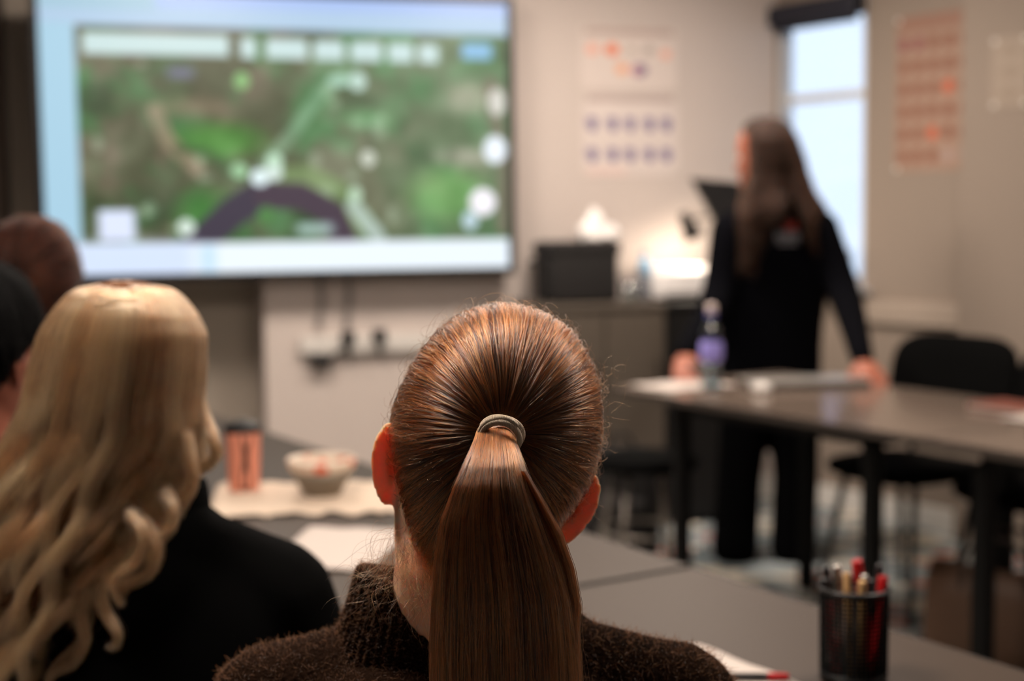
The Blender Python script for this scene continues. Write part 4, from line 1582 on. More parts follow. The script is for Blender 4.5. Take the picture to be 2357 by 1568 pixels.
def rail_core(name, m, parent, rows, shrink=.88, front=.6, n=20):
    """solid inner volume of a hair mass between its rails"""
    mb = MB()
    vs = []
    for (y, xl, xr, d, hd) in rows:
        xc, w = (xl + xr) / 2, (xr - xl) / 2 * shrink
        for k in range(n):
            a = 2 * math.pi * k / n
            dd = hd * shrink * math.sin(a)
            vs.append(px(xc + w * math.cos(a), y, d - dd if dd > 0 else d - dd * front))
    m_ = len(rows)
    fs = [(i * n + k, (i + 1) * n + k, (i + 1) * n + (k + 1) % n, i * n + (k + 1) % n) for i in range(m_ - 1) for k in range(n)]
    fs += [tuple(range(n)), tuple((m_ - 1) * n + k for k in range(n - 1, -1, -1))]
    return mb.add(vs, fs).build(name, m, parent, False, True)


def fuzz(name, src, N, length, r, m, parent, zmin, keep=None):
    """short loose wool fibres standing off a knitted surface"""
    me = src.data
    me.calc_loop_triangles()
    nv = len(me.vertices)
    co = np.empty(nv * 3)
    me.vertices.foreach_get('co', co)
    co = co.reshape(-1, 3)
    tri = np.empty(len(me.loop_triangles) * 3, int)
    me.loop_triangles.foreach_get('vertices', tri)
    tri = tri.reshape(-1, 3)
    A, B, C_ = co[tri[:, 0]], co[tri[:, 1]], co[tri[:, 2]]
    nr = np.cross(B - A, C_ - A)
    ar = np.linalg.norm(nr, axis=1)
    ok = A[:, 2] > zmin
    ar = np.where(ok, ar, 0)
    i = rng.choice(len(tri), N, p=ar / ar.sum())
    u, v = rng.random(N), rng.random(N)
    f = u + v > 1
    u, v = np.where(f, 1 - u, u), np.where(f, 1 - v, v)
    P = A[i] + (B[i] - A[i]) * u[:, None] + (C_[i] - A[i]) * v[:, None]
    n = nr[i] / (np.linalg.norm(nr[i], axis=1)[:, None] + 1e-12)
    d = n * rng.uniform(.25, 1.0, N)[:, None] + rng.normal(0, .6, (N, 3))
    d /= np.linalg.norm(d, axis=1)[:, None]
    e = rng.normal(0, .55, (N, 3))
    L = length * rng.uniform(.3, 1.0, N) ** 1.5
    t = np.linspace(0, 1, 5)
    S = P[:, None] + d[:, None] * (t[None, :, None] * L[:, None, None]) + e[:, None] * ((t ** 2)[None, :, None] * L[:, None, None] * .7)
    return curves_obj(name, S, r, r * .5, m, parent)


def seated_lower(root, hip, face, m, shoe=True):
    f = np.array([face[0], face[1], 0.0])
    f /= np.linalg.norm(f)
    s = np.array([f[1], -f[0], 0])
    mb = MB()
    ft = []
    for q in (-1, 1):
        h = np.array(hip) + s * q * .09
        kn = h + f * .40 + s * q * .03 + np.array([0, 0, .02])
        an = np.array([kn[0], kn[1], .09]) - f * .06
        mb.limb([h, h + (kn - h) * .5, kn, kn * .45 + an * .55, an], [.085, .078, .062, .056, .045], up=None)
        ft.append(an)
    mb.limb([np.array(hip) - s * .08, np.array(hip) + s * .08], [.10, .10])
    mb.remesh('trousers', m, root, False, .012, 3)
    for an in ft:
        b = np.array([an[0], an[1], 0.0])
        MB().limb([b + np.array([0, 0, .042]) - f * .04, b + f * .06 + np.array([0, 0, .040]), b + f * .16 + np.array([0, 0, .028])], [(.036, .040), (.042, .038), (.036, .026)], up=(0, 0, 1)).build('shoe', mat('shoe_dark', (30, 28, 28), 0.5, 0.1, 20), root, False, True)


def inner_arms(mb, nb, sh, el, wr):
    """arms and shoulder girdle under the clothes, so that head, trunk and hands are one body"""
    mid = (np.asarray(sh[0]) + np.asarray(sh[1])) / 2
    mb.limb([np.asarray(nb), mid], [.045, .04], n=12)
    for k in (0, 1):
        mb.limb([mid, np.asarray(sh[k])], [.035, .035], n=12)
        mb.limb([sh[k], el[k], wr[k]], [.036, .032, .024], n=12, sub=6)


# ------------------------------------------------------------------ the ponytailed woman in focus
g_tilt = math.radians(15)
GC = px(1107, 1121, 1.15)
GUP = np.array([math.sin(g_tilt), 0.0, math.cos(g_tilt)])
GR = frame((-.05, 1.0, -.02), GUP)
GS = 1.0
girl = empty('person', (GC[0], 1.13, 0), 0, 'seated person in a brown ribbed turtleneck, ponytail held by a beige tie', 'person')


def gp(x, y, z):
    return GC + GR @ np.array([x, y, z])


NB = px(1085, 1470, 1.19)
mb = MB()
head_shape(mb, GC, GR, GS, True, 50, 1.10, .005)
mb.limb([gp(0, -.012, -.02), gp(0, -.022, -.075), NB + np.array([0, 0, .03]), NB + np.array([0, .01, -.06])], [(.054, .060), (.053, .055), (.056, .056), (.085, .065)], up=(0, 1, 0), n=24)
g_sh = [np.array([-.205, 1.185, .882]), np.array([.135, 1.185, .880])]
g_el = [np.array([-.27, 1.22, .66]), np.array([.22, 1.24, .66])]
g_wr = [np.array([-.13, 1.36, .665]), np.array([.09, 1.38, .665])]
inner_arms(mb, NB, g_sh, g_el, g_wr)
for k in (0, 1):
    dr = np.array([.3 if k == 0 else -.15, .9, -.05])
    hand_shape(mb, g_wr[k] + np.array([0, .01, -.005]), dr, (0, 0, 1), 1 if k == 0 else -1, .92, .18)
mb.remesh('body', M_skin, girl, False, .0026, 5)
add_eyes(girl, GC, GR)

M_knit = mat('brown_wool_knit', (30, 18, 11), 0.95, 0.35, 70, 0.9, 260, spec=0.03)
bx = -.035
sw = MB()
sw.limb([(bx, 1.12, .47), (bx, 1.12, .62), (bx, 1.135, .78), (bx, 1.16, .87), (bx + .003, 1.18, .925)], [(.165, .125), (.16, .12), (.185, .118), (.175, .10), (.10, .075)], up=(0, 1, 0), n=28)
sw.limb([g_sh[0], (bx, 1.182, .905), g_sh[1]], [.056, .066, .055], n=18)
for k in (0, 1):
    sw.limb([g_sh[k], g_el[k], g_wr[k]], [.058, .050, .037], n=18, sub=8)
    inner = NB + np.array([(-.06 if k == 0 else .055), 0, -.012])
    sw.limb([g_sh[k] * .45 + inner * .55 + np.array([0, 0, -.014]), inner], [.040, .052], n=18)
sweater = sw.remesh('sweater', M_knit, girl, False, .006, 6)

# ribbed roll collar
c_top, c_bot = px(1062, 1338, 1.175), px(1052, 1500, 1.19)
prof = []
for q in np.linspace(0, 1, 22):
    prof.append((q, 0.0))
ribs = 62
nseg = ribs * 6
cv, cf = [], []
stages = []
for q in np.linspace(0, 1, 24):
    stages.append((q, 0.0, 1.0))
for a in np.linspace(.2, 1.0, 5):
    stages.append((1 + .05 * math.sin(a * math.pi), -.010 * (1 - math.cos(a * math.pi)) / 2 * 1.0, 1 - .5 * a))
for q in np.linspace(.95, .35, 8):
    stages.append((q, -.012, .5))
for (q, dr_, ra) in stages:
    cc_ = c_bot + (c_top - c_bot) * q
    hw = .106 + (.0885 - .106) * min(q, 1) ** .8 + dr_
    hdp = .088 + (.074 - .088) * min(q, 1) + dr_
    for k in range(nseg):
        p = 2 * math.pi * k / nseg
        rb = 1 + .017 * ra * math.cos(ribs * p + .5 * math.sin(4 * q)) + .010 * math.sin(3 * p + 2 * q) + .006 * math.sin(7 * p - 5 * q)
        x, y = hw * math.cos(p) * rb, hdp * math.sin(p) * rb
        z = -.085 * x - .05 * y * q + .006 * math.sin(2 * p + 1) * q
        cv.append(cc_ + np.array([x, y, z]))
for j in range(len(stages) - 1):
    for k in range(nseg):
        cf.append((j * nseg + k, j * nseg + (k + 1) % nseg, (j + 1) * nseg + (k + 1) % nseg, (j + 1) * nseg + k))
collar = MB().add(cv, cf).build('collar', M_knit, girl, False, True)
M_wool = hair_mat('wool_fibre', (16, 8, 4), (66, 38, 22), .8, .8, .1, 1.25)
tag(fuzz('wool_fibres', sweater, 30000, .0065, .00012, M_wool, girl, .78), kind='stuff')
tag(fuzz('collar_fibres', collar, 26000, .0045, .00010, M_wool, girl, .70), kind='stuff')
seated_lower(girl, (bx, 1.12, .53), (.45, .9), mat('dark_denim', (26, 28, 36), 0.8, 0.1, 40))

# hair combed back to the tie
M_hairg = hair_mat('brown_hair', (25, 9, 4), (152, 84, 45), .22, .34, .2)
M_capg = mat('hair_under_brown', (62, 34, 20), 0.7, 0.3, 120, spec=.08)
TIE_L = np.array([-.003, -.1155, .061])
Tdir = TIE_L - HO
cap_mesh('hair_cap', M_capg, girl, GC, GR, GS, -.0035)
S, ps = scalp_strands(Tdir, 46000, 20, 420, (.0, .0048), .20, .02, .13)
# last points run into the tie ring
tn = GR.T @ np.array([-.10, -.86, -.50])
tn /= np.linalg.norm(tn)
RC = np.array([-.003, -.1120, .0600])
e1 = np.cross(tn, (0, 0, 1.0))
e1 /= np.linalg.norm(e1)
e2 = np.cross(e1, tn)
psn = ps[:, -1]
rr = .0085 + .0045 * rng.random(len(S))
Te = polar(Tdir, psn, np.full(len(S), .14)) - polar(Tdir, psn, np.full(len(S), .0))
Te /= np.linalg.norm(Te, axis=1)[:, None]
Q = RC + Te * rr[:, None] - tn * .004
Q2 = RC + Te * rr[:, None] * .8 + tn * .008
S = np.concatenate([S, Q[:, None], Q2[:, None]], 1)
W = GC + S @ GR.T
tag(curves_obj('combed_hair', W, .00017, .00015, M_hairg, girl, .25, SHADE), kind='stuff')

S0, ps0 = scalp_strands(Tdir, 18000, 18, 900, (-.0012, .0018), 0, .015, .16)
tag(curves_obj('under_hair', GC + S0 @ GR.T, .00020, .00018, M_hairg, girl, .25, SHADE * .7), kind='stuff')

S0, ps0 = scalp_strands(Tdir, 3600, 20, 3600, (.0030, .0062), 0, .03, .15)
tag(curves_obj('hair_streaks', GC + S0 @ GR.T, .00024, .00016, M_hairg, girl, .25, rng.choice([.0, .1, .85, 1.0], len(S0))), kind='stuff')

# loose flyaways over the crown, sides and nape
S, ps = scalp_strands(Tdir, 900, 18, 400, (.002, .009), 0, .10, .5, .010)
cut = rng.uniform(.35, 1.0, len(S))
tt_ = np.linspace(0, 1, 18)
S = np.stack([np.stack([np.interp(tt_ * c_, tt_, s_[:, i]) for i in range(3)], 1) for s_, c_ in zip(S, cut)])
S += np.cumsum(rng.normal(0, .00035, S.shape), 1)
tag(curves_obj('flyaway_hair', GC + S @ GR.T, .00008, .00004, M_hairg, girl), kind='stuff')


def curl_strands(starts, dirs, L, N, curl, K=22, grav=.3):
    i = rng.integers(0, len(starts), N)
    p = np.array(starts)[i] + rng.normal(0, .004, (N, 3))
    d = np.array(dirs)[i % len(dirs)] + rng.normal(0, .35, (N, 3))
    d /= np.linalg.norm(d, axis=1)[:, None]
    a = rng.normal(0, 1, (N, 3))
    a = np.cross(a, d)
    a /= np.linalg.norm(a, axis=1)[:, None]
    b = np.cross(d, a)
    t = np.linspace(0, 1, K)
    LL = L * rng.uniform(.35, 1.0, N)
    ph = rng.uniform(0, 6.28, N)
    w = rng.uniform(3, 9, N)
    P = p[:, None] + d[:, None] * (t[None, :, None] * LL[:, None, None])
    cu_ = curl * rng.uniform(.2, 1, N)
    P += (a[:, None] * (np.sin(w[:, None] * t + ph[:, None]) - np.sin(ph)[:, None])[..., None] + b[:, None] * (np.cos(w[:, None] * t + ph[:, None]) - np.cos(ph)[:, None])[..., None]) * cu_[:, None, None]
    P[..., 2] -= grav * (t[None] ** 2) * LL[:, None]
    return P


nape_l = [gp(-.058, -.05, -.045), gp(-.052, -.065, -.058), gp(-.055, -.055, -.065), gp(-.040, -.078, -.060)]
F1 = curl_strands(nape_l, [(-.7, -.2, -.6), (-.5, -.3, -.8), (-.9, -.2, -.3), (-.1, -.4, -.9)], .055, 130, .010)
nape_r = [gp(.055, -.055, -.04), gp(.045, -.07, -.055)]
F2 = curl_strands(nape_r, [(.3, -.3, -.8), (0, -.4, -.9)], .04, 50, .006)
side_r = [gp(.084, -.01, .085), gp(.086, -.01, .05), gp(.080, -.01, .110), gp(.085, -.02, .02)]
F3 = curl_strands(side_r, [(.8, -.2, .5), (.9, -.2, -.2), (.5, -.2, .8), (.7, -.3, -.6)], .030, 20, .004, grav=.1)
tag(curves_obj('wispy_hair', np.concatenate([F1, F2, F3]), .00007, .00003, M_hairg, girl), kind='stuff')
# short fine hairs at the nape
F4 = curl_strands([gp(x, -.082 + abs(x) * .35, -.052 + .1 * abs(x)) for x in np.linspace(-.05, .05, 9)], [(0.0, -.25, -1.0)], .030, 700, .002, 8)
tag(curves_obj('nape_hair', F4, .00008, .00003, M_hairg, girl), kind='stuff')

# ponytail
PONY = [(974, 1104, 1170, 1.052, .006), (990, 1098, 1178, 1.044, .010), (1008, 1093, 1184, 1.036, .012), (1035, 1083, 1194, 1.024, .015), (1072, 1067, 1206, 1.013, .019), (1120, 1046, 1222, 1.005, .022), (1200, 1018, 1254, 1.001, .025), (1290, 1006, 1288, 1.002, .026),
        (1380, 1002, 1314, 1.005, .027), (1470, 999, 1326, 1.008, .026), (1570, 998, 1334, 1.010, .025), (1700, 1008, 1326, 1.015, .023), (1850, 1050, 1290, 1.02, .018), (1960, 1090, 1250, 1.03, .010)]
pony = rail_core('ponytail', M_capg, girl, PONY[3:], .58, .8)
P1_ = rail_strands(PONY, 24000, 30, 240, .0022, .16, .10, (.80, 1.0), (-.2, 1.0), .35, .45, .0018, sp=.035)
tag(curves_obj('ponytail_hair', P1_, .00016, .00008, M_hairg, girl, .25, SHADE), kind='stuff')
P3_ = rail_strands(PONY, 2600, 30, 2600, .0012, .16, .10, (.5, 1.0), (.80, 1.05), .0, .5, .0016, sp=.02)
tag(curves_obj('ponytail_streaks', P3_, .00026, .00012, M_hairg, girl, .25, rng.choice([.0, .15, .9, 1.0], len(P3_))), kind='stuff')
P2_ = rail_strands(PONY, 260, 30, 260, .006, .14, .05, (.3, 1.0), (.9, 1.25), .0, .3, .004)
tag(curves_obj('ponytail_wisps', P2_, .00008, .00004, M_hairg, girl), kind='stuff')
LOCK = [(1085, 1198, 1212, 1.000, .006), (1150, 1232, 1248, .998, .006), (1230, 1270, 1290, 1.0, .006), (1310, 1298, 1318, 1.004, .006), (1390, 1312, 1332, 1.008, .006), (1440, 1310, 1330, 1.010, .005), (1500, 1296, 1322, 1.012, .005)]
tag(curves_obj('loose_lock', rail_strands(LOCK, 420, 24, 20, .001, .1, .1, (.9, 1.0), (-1, 1), .3, .5, .002), .00015, .00008, M_hairg, girl), kind='stuff')

# hair tie: an elastic cord wound twice
M_cord = mat('beige_elastic', (246, 222, 196), 0.8, 0.08, 60)
_nt = M_cord.node_tree
_wv = _nt.nodes.new('ShaderNodeTexWave')
_wv.inputs['Scale'].default_value = 420
_wv.inputs['Distortion'].default_value = 1.5
_tc = _nt.nodes.new('ShaderNodeTexCoord')
_nt.links.new(_tc.outputs['Object'], _wv.inputs['Vector'])
_bp = _nt.nodes.new('ShaderNodeBump')
_bp.inputs['Strength'].default_value = .8
_bp.inputs['Distance'].default_value = .001
_nt.links.new(_wv.outputs[0], _bp.inputs['Height'])
_nt.links.new(_bp.outputs[0], _nt.nodes['Principled BSDF'].inputs['Normal'])
tnw = GR @ tn
# tie parts are written in world space
def loop(radius, off, skew, r):
    pts = []
    for k in range(61):
        a = 2 * math.pi * k / 60
        p = RC + e1 * radius * math.cos(a) + e2 * radius * 1.02 * math.sin(a) + tn * (off + skew * math.cos(a - .5))
        pts.append(GC + GR @ p)
    return pts


lm_ = MB().tube(loop(.0152, .0010, .0014, 0), .0026, 12, up=tuple(tnw), cap=False).build('cord_loop', M_cord, girl, False, True)
lm2 = MB().tube(loop(.0138, .0054, -.0012, 0), .0025, 12, up=tuple(tnw), cap=False).build('cord_loop', M_cord, girl, False, True)
lm3 = MB().tube(loop(.0156, .0035, -.0032, 0)[2:22], .0023, 12, up=tuple(tnw)).build('cord_crossing', M_cord, girl, False, True)

# ------------------------------------------------------------------ the blonde woman
bl_face = np.array([.10, 1.0, -.03])
BC = px(285, 945, 1.66)
BRm = frame(bl_face, (-.07, 0, 1))
blonde = empty('person', (BC[0], 1.64, 0), 0, 'seated person in a black jacket whose long wavy hair hangs loose', 'person')
mb = MB()
head_shape(mb, BC, BRm, .98, True, 20)
BN = px(335, 1235, 1.69)
mb.limb([BC + np.array([0, -.015, -.03]), BC + np.array([.008, -.01, -.10]), BN + np.array([0, 0, -.02])], [(.052, .056), (.052, .054), (.075, .06)], up=(0, 1, 0), n=20)
b_sh = [np.array([-.60, 1.67, .845]), np.array([-.285, 1.67, .848])]
b_el = [np.array([-.66, 1.72, .64]), np.array([-.225, 1.72, .64])]
b_wr = [np.array([-.50, 1.86, .665]), np.array([-.34, 1.88, .665])]
for k in (0, 1):
    hand_shape(mb, b_wr[k] + np.array([0, .01, 0]), (.2 - .1 * k, .9, -.05), (0, 0, 1), 1 if k == 0 else -1, .92, .18)
inner_arms(mb, BN, b_sh, b_el, b_wr)
mb.remesh('body', M_skin2, blonde, False, .004, 4)
add_eyes(blonde, BC, BRm, .98)
M_blk = mat('black_jersey', (5, 5, 5), 0.95, 0.15, 60, 0.2, 200, spec=.05)
jk = MB()
jx = -.44
jk.limb([(jx, 1.63, .47), (jx, 1.63, .62), (jx, 1.645, .76), (jx, 1.66, .85), (jx, 1.675, .905)], [(.165, .125), (.16, .12), (.185, .12), (.18, .105), (.10, .08)], up=(0, 1, 0), n=28)
jk.limb([b_sh[0], (jx, 1.67, .885), b_sh[1]], [.068, .08, .070], n=18)
for k in (0, 1):
    jk.limb([b_sh[k], b_el[k], b_wr[k]], [.070, .058, .040], n=18, sub=8)
    q = BN + np.array([-.05 + .10 * k, 0, -.01])
    jk.limb([b_sh[k] * .4 + q * .6 + np.array([0, 0, -.012]), q], [.048, .055], n=18)
jk.remesh('jacket', M_blk, blonde, False, .009, 5)
cl = MB()
vs, fs = [], []
n = 40
for j, (rx, ry, zz) in enumerate(((.085, .078, -.03), (.080, .073, .02), (.076, .069, .062), (.073, .066, .066), (.069, .062, .060), (.070, .063, .0))):
    for k in range(n):
        p = 2 * math.pi * k / n
        vs.append(BN + np.array([rx * math.cos(p), ry * math.sin(p), zz]))
for j in range(5):
    for k in range(n):
        fs.append((j * n + k, j * n + (k + 1) % n, (j + 1) * n + (k + 1) % n, (j + 1) * n + k))
cl.add(vs, fs).build('jacket_collar', M_blk, blonde, False, True)
seated_lower(blonde, (jx, 1.63, .53), (.45, .9), MATS['dark_denim'])

M_hairb = hair_mat('blonde_hair', (120, 62, 32), (240, 184, 136), .30, .42, .2)
M_capb = mat('hair_under_blonde', (96, 60, 36), 0.7, 0.25, 60, spec=.08)
BD = 1.645
BROWS = [(646, 262, 300, BD, .012), (650, 225, 345, BD, .045), (662, 180, 390, BD, .075), (690, 143, 428, BD, .095), (725, 114, 456, BD, .105), (770, 88, 475, BD, .110), (850, 66, 474, BD, .110), (930, 48, 466, BD, .108),
         (1000, 22, 470, BD, .105), (1060, -8, 462, BD, .105), (1120, -40, 436, BD, .105), (1200, -75, 398, BD, .110), (1300, -105, 352, BD, .115), (1400, -120, 305, BD, .118), (1500, -130, 250, BD, .118), (1620, -135, 190, BD, .115), (1720, -120, 150, BD, .110)]
core_rows = [r for r in BROWS if r[0] < 1450]
rail_core('hair', M_capb, blonde, core_rows, .86, .35)
B1 = rail_strands(BROWS, 15000, 36, 110, .015, .095, .22, (.60, 1.0), (.1, 1.0), .55, .6, .004, sp=.085)
tag(curves_obj('wavy_strands', B1, .00034, .00017, M_hairb, blonde, .25, SHADE), kind='stuff')
# outer curls on her right side
CURLS = [[(452, 900, 1.63), (470, 960, 1.62), (490, 1010, 1.60), (498, 1045, 1.60), (478, 1072, 1.60), (440, 1088, 1.60), (405, 1120, 1.59)],
         [(430, 1000, 1.58), (440, 1060, 1.57), (446, 1100, 1.57), (432, 1140, 1.57), (400, 1160, 1.57), (378, 1180, 1.57), (372, 1196, 1.57)],
         [(380, 1130, 1.56), (398, 1170, 1.55), (392, 1215, 1.55), (362, 1240, 1.55), (345, 1268, 1.55), (352, 1290, 1.55)],
         [(330, 1200, 1.55), (358, 1250, 1.54), (350, 1310, 1.54), (318, 1335, 1.54), (288, 1350, 1.54), (270, 1380, 1.54)],
         [(250, 1320, 1.54), (232, 1370, 1.54), (248, 1420, 1.54), (270, 1455, 1.54), (268, 1485, 1.54), (250, 1488, 1.54)],
         [(200, 1350, 1.54), (186, 1420, 1.54), (196, 1480, 1.54), (170, 1530, 1.54), (130, 1545, 1.54), (110, 1568, 1.54)],
         [(300, 1180, 1.54), (328, 1230, 1.53), (312, 1290, 1.53), (276, 1320, 1.53), (262, 1350, 1.53), (280, 1390, 1.53)]]
cs = []
for c in CURLS:
    P = np.array([px(*q) for q in c])
    ts = np.linspace(0, len(P) - 1, 26)
    cl_ = np.array([cr(P, t) for t in ts])
    k_ = 320
    off = rng.normal(0, .0035, (k_, 1, 3)) * (1.0 - .4 * np.linspace(0, 1, 26))[None, :, None]
    cs.append(cl_[None] + off + np.cumsum(rng.normal(0, .0002, (k_, 26, 3)), 1))
tag(curves_obj('loose_curls', np.concatenate(cs), .00026, .00012, M_hairb, blonde), kind='stuff')


# ------------------------------------------------------------------ two more listeners at the left
def listener(label, hx, hy, d, hair_m, cap_m, shirt_m, skin, style, face, s=.97, grow=0.0):
    c = px(hx, hy, d)
    R = frame(face, (0, 0, 1))
    root = empty('person', (c[0], c[1], 0), 0, label, 'person')
    mb = MB()
    head_shape(mb, c, R, s, True, 22)
    nb_ = c + np.array([0, -.01, -.19])
    mb.limb([c + R @ np.array([0, -.012, -.03]), c + R @ np.array([0, -.02, -.09]), nb_], [(.052, .056), (.052, .054), (.07, .06)], up=(0, 1, 0), n=20)
    f = np.array([TN[0] * .6 + .1, TN[1] * .6 + .6, 0])
    f /= np.linalg.norm(f)
    sd = np.array([f[1], -f[0], 0])
    wr = []
    for q in (-1, 1):
        w = nb_ + f * .22 + sd * q * .08
        w[2] = .665
        wr.append(w)
        hand_shape(mb, w + f * .01, f, (0, 0, 1), -q, .95, .18)
    inner_arms(mb, nb_, [nb_ + sd * q * .155 + np.array([0, 0, -.05]) for q in (-1, 1)], [nb_ + sd * q * .22 + f * .12 + np.array([0, 0, -.25]) for q in (-1, 1)], wr)
    mb.remesh('body', skin, root, False, .0045, 4)
    add_eyes(root, c, R, s)
    sh = MB()
    b0_ = np.array([nb_[0], nb_[1], 0])
    z1 = nb_[2]
    sh.limb([b0_ + [0, 0, .47], b0_ + [0, 0, .62], b0_ + [0, 0, .78], b0_ + [0, 0, z1 - .06], b0_ + [0, 0, z1 + .02]], [(.165, .125), (.16, .12), (.185, .12), (.175, .10), (.062, .062)], up=tuple(f), n=24)
    for q, w in zip((-1, 1), wr):
        s0 = nb_ + sd * q * .155 + np.array([0, 0, -.05])
        e0_ = nb_ + sd * q * .22 + f * .12 + np.array([0, 0, -.25])
        sh.limb([s0, e0_, w], [.066, .055, .038], n=16, sub=6)
        sh.limb([nb_ + np.array([0, 0, -.01]), s0], [.05, .06], n=16)
    sh.remesh('shirt', shirt_m, root, False, .010, 5)
    seated_lower(root, tuple(b0_ + [0, 0, .53]), f[:2], MATS['dark_denim'])
    cap_mesh('hair', cap_m, root, c, R, s, .002 + grow)
    if style == 'short':
        S_, _ = scalp_strands(np.array([0, -.25, 1.0]), 6000, 12, 160, (.002, .010), .5, .05, .05)
    else:
        S_, _ = scalp_strands(np.array([0, -1.0, -.15]), 8000, 16, 160, (.003, .014), .5, .05, .15)
    S_ = S_ * (1 + grow * 5)
    tag(curves_obj('strands', c + (S_ * s) @ R.T, .00045, .0003, hair_m, root), kind='stuff')
    if style != 'short':
        bun = MB()
        bc_ = c + R @ np.array([0, -.12, .02])
        for k in range(3):
            pts = [bc_ + R @ np.array([(.024 - .006 * k) * math.cos(a), -.012 * k, (.024 - .006 * k) * math.sin(a)]) for a in np.linspace(0, 2 * math.pi, 25)]
            bun.tube(pts, .016 - .002 * k, 10, up=tuple(R @ np.array([0, -1.0, 0])))
        bun.remesh('bun', cap_m, root, False, .005, 2)
    return root


M_hairk = hair_mat('black_hair', (2, 2, 2), (4, 4, 4), .6, .7, .1, 1.15)
M_capk = mat('hair_under_black', (3, 3, 3), 0.8, 0.2, 60, spec=.08)
M_hairr = hair_mat('auburn_hair', (26, 10, 4), (66, 27, 9), .5, .6, .1, 1.3)
M_capr = mat('hair_under_auburn', (26, 11, 5), 0.7, 0.25, 60, spec=.08)
M_shk = mat('charcoal_shirt', (20, 19, 20), 0.9, 0.1, 40)
M_shb = mat('dark_green_shirt', (26, 27, 24), 0.9, 0.1, 40)
listener('seated person cut off by the left edge, beside the black jacket', -40, 838, 2.05, M_hairk, M_capk, M_shk, M_skin2, 'short', (.25, 1.0, 0), .97)
listener('seated person farthest back, head overlapping the lower screen corner', 78, 690, 2.70, M_hairr, M_capr, M_shb, M_skin2, 'tied', (.1, 1.0, -.05), .98, .004)

# ------------------------------------------------------------------ the presenter leaning back on the dark table
pres = empty('person', tuple(px(1775, 1330, 5.25)[:2]) + (0,), 0, 'standing person in a printed navy sweatshirt leaning back on the table', 'person')
WC = px(1752, 362, 5.28)
WR = frame((-.86, .50, -.04), (.03, 0, 1))
mb = MB()
head_shape(mb, WC, WR, .96, True, 22)
w_nb = px(1783, 462, 5.30)
mb.limb([WC + WR @ np.array([0, -.012, -.03]), WC + WR @ np.array([0, -.02, -.09]), w_nb + np.array([0, 0, -.02])], [(.050, .055), (.050, .052), (.06, .055)], up=(0, 1, 0), n=20)
hl_p = pxz(1583, 873, TABLE_Z)
hr_p = pxz(2004, 880, TABLE_Z)
w_sh = [px(1678, 528, 5.27), px(1888, 524, 5.25)]
w_el = [px(1648, 690, 5.22), px(1946, 684, 5.15)]
w_wr = [np.array([hl_p[0] + .0, hl_p[1] + .05, TABLE_Z + .070]), np.array([hr_p[0] - .015, hr_p[1] + .04, TABLE_Z + .060])]
for k in (0, 1):
    dr = np.array([-.10, -.75, -.30]) if k == 0 else np.array([.10, -.75, -.32])
    hand_shape(mb, w_wr[k], dr, (0, -.25, 1), 1 if k == 1 else -1, 1.08, .20, 1.3)
inner_arms(mb, w_nb, w_sh, w_el, w_wr)
mb.remesh('body', M_skin2, pres, False, .0045, 3)
add_eyes(pres, WC, WR, .96)
M_navyk = mat('navy_sweatshirt', (6, 6, 10), 0.95, 0.12, 50, 0.2, 150, spec=.05)
ss = MB()
hipc = px(1772, 850, 5.34)
chest = px(1782, 600, 5.33)
ss.limb([px(1774, 862, 5.34), px(1772, 760, 5.34), chest, px(1782, 520, 5.32), px(1783, 478, 5.31)], [(.190, .125), (.198, .13), (.205, .13), (.180, .105), (.075, .065)], up=(0, 1, 0), n=28)
ss.limb([w_sh[0], px(1783, 506, 5.30), w_sh[1]], [.060, .075, .060], n=18)
for k in (0, 1):
    ss.limb([w_sh[k], w_el[k], w_wr[k] + np.array([0, .012, .012])], [.068, .060, .040], n=18, sub=8)
    ss.limb([w_nb + np.array([0, 0, -.01]), w_sh[k] + np.array([0, 0, .006])], [.052, .056], n=18)
sshirt = ss.remesh('sweatshirt', M_navyk, pres, False, .010, 5)
tr = MB()
an = [px(1692, 1300, 5.27), px(1826, 1285, 5.27)]
for k in (0, 1):
    an[k][2] = .10
    hp = px(1725 if k == 0 else 1822, 880, 5.34)
    kn = px(1702 if k == 0 else 1832, 1090, 5.30)
    tr.limb([hp, hp * .5 + kn * .5, kn, kn * .5 + an[k] * .5, an[k] + np.array([0, 0, -.055])], [.098, .094, .086, .086, .088], n=18)
tr.limb([px(1730, 870, 5.34), px(1818, 870, 5.34)], [.11, .11], n=18)
tr.remesh('trousers', mat('black_trousers', (4, 4, 5), 0.95, 0.1, 40, spec=.05), pres, False, .010, 4)
M_shoe = mat('pale_trainer', (150, 160, 178), 0.6, 0.08, 20)
for k in (0, 1):
    b = np.array([an[k][0], an[k][1], 0.0])
    f = np.array([-.25 + .35 * k, 1.0, 0])
    f /= np.linalg.norm(f)
    so = MB().limb([b - f * .05 + np.array([0, 0, .045]), b + f * .07 + np.array([0, 0, .045]), b + f * .17 + np.array([0, 0, .034])], [(.038, .036), (.045, .038), (.038, .024)], up=(0, 0, 1)).build('shoe', M_shoe, pres, False, True)
    MB().limb([b - f * .055 + np.array([0, 0, .011]), b + f * .06 + np.array([0, 0, .011]), b + f * .175 + np.array([0, 0, .011])], [(.040, .0105), (.047, .0105), (.040, .0105)], up=(0, 0, 1)).build('sole', mat('white_rubber', (210, 210, 212), 0.6, 0.03, 9), so, False, True)

# printed mark on the back of the sweatshirt
dg = bpy.context.evaluated_depsgraph_get()
from mathutils.bvhtree import BVHTree
_bv = BVHTree.FromPolygons([tuple(v.co) for v in sshirt.data.vertices], [tuple(p.vertices) for p in sshirt.data.polygons])


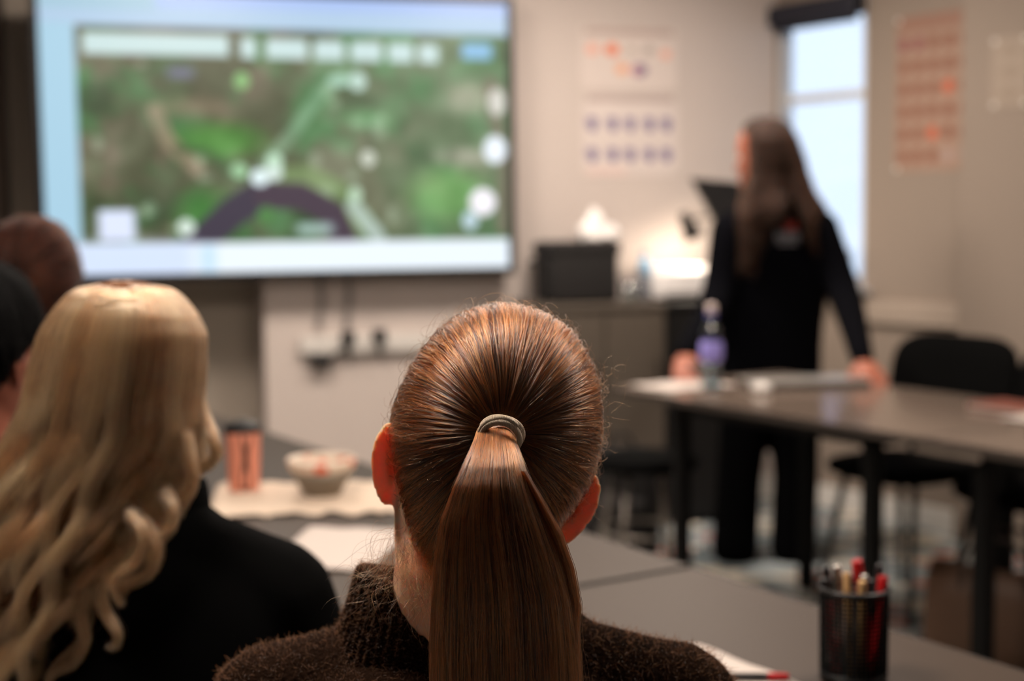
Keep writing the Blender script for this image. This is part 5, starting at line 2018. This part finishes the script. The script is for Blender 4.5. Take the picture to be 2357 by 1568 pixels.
def decal(name, cells, m):
    """patch of print laid on the back: photo rectangles mapped onto the cloth"""
    mb = MB()
    for (x0, y0, x1, y1) in cells:
        n = 5
        vs, ok = [], True
        for j in range(n + 1):
            for i in range(n + 1):
                v = ray(x0 + (x1 - x0) * i / n, y0 + (y1 - y0) * j / n)
                v = v / np.linalg.norm(v)
                h = _bv.ray_cast(Vector(CAM + v * 3.5), Vector(v))
                if h[0] is None:
                    ok = False
                    break
                vs.append(np.array(h[0]) + np.array(h[1]) * .003)
        if ok and len(vs) == (n + 1) ** 2:
            mb.add(vs, [(j * (n + 1) + i, (j + 1) * (n + 1) + i, (j + 1) * (n + 1) + i + 1, j * (n + 1) + i + 1) for j in range(n) for i in range(n)])
    o = mb.build(name, m, pres, False, True)
    md = o.modifiers.new('t', 'SOLIDIFY')
    md.thickness = .001
    return o


tag(decal('printed_lettering', [(1786 + 11 * k, 534, 1794 + 11 * k, 554) for k in range(5)] + [(1790, 558, 1836, 563)], mat('grey_print', (120, 120, 126), 0.7, 0.05, 9)), kind='stuff')
decal('printed_emblem', [(1806, 512, 1832, 530)], mat('red_print', (150, 40, 30), 0.7, 0.05, 9))

M_hairp = hair_mat('long_brown_hair', (12, 6, 3), (52, 28, 14), .45, .5, .1, 1.35)
M_capp = mat('hair_under_dark', (40, 24, 15), 0.75, 0.25, 60, spec=.08)
WD = 5.29
WROWS = [(268, 1752, 1776, WD, .02), (274, 1730, 1800, WD, .06), (290, 1712, 1820, WD, .09), (320, 1712, 1834, WD, .115), (360, 1730, 1846, WD, .125), (400, 1734, 1854, WD, .125), (440, 1726, 1872, WD, .140), (480, 1700, 1896, WD, .172),
         (524, 1690, 1906, WD, .178)]
rail_core('hair', M_capp, pres, [r for r in WROWS if r[0] < 490], .86, .1)
LEFT_LOCK = [(330, 1716, 1760, WD, .10), (400, 1722, 1775, WD, .12), (450, 1700, 1780, WD, .14), (500, 1686, 1780, WD, .168), (560, 1690, 1765, WD, .172), (610, 1692, 1748, WD, .170), (650, 1696, 1736, WD, .166)]
RIGHT_LOCK = [(330, 1795, 1840, WD, .10), (400, 1812, 1856, WD, .12), (450, 1822, 1872, WD, .14), (500, 1836, 1886, WD, .165), (560, 1856, 1894, WD, .165), (600, 1872, 1896, WD, .160)]
tag(curves_obj('long_strands', np.concatenate([rail_strands(WROWS, 8000, 30, 70, .005, .16, .35, (.70, 1.0), (-.1, 1.0), .75, .45, .010),
                                               rail_strands(LEFT_LOCK, 1500, 30, 16, .006, .16, .3, (.7, 1.0), (.2, 1.0), .6, .45, .008),
                                               rail_strands(RIGHT_LOCK, 1100, 30, 12, .006, .16, .3, (.7, 1.0), (.2, 1.0), .6, .45, .008)]), .0006, .0003, M_hairp, pres), kind='stuff')

# seats under the seated people
for (x, y, lb) in ((bx, 1.10, 'low black stool under the person in the brown turtleneck'), (jx, 1.61, 'low black stool under the person in the black jacket')):
    c = copy_tree(stl)
    c['label'], c['group'] = lb, 'stools under the seated people'
    place(c, x, y, .4)
for (x, y, lb) in ((px(-40, 838, 2.05)[0], 2.01, 'black chair under the person cut off by the left edge'), (px(78, 690, 2.70)[0], 2.66, 'black chair under the person farthest back')):
    another(lb, 'black chairs under the listeners at the left', x, y, math.atan2(.9, .45) - math.pi / 2)
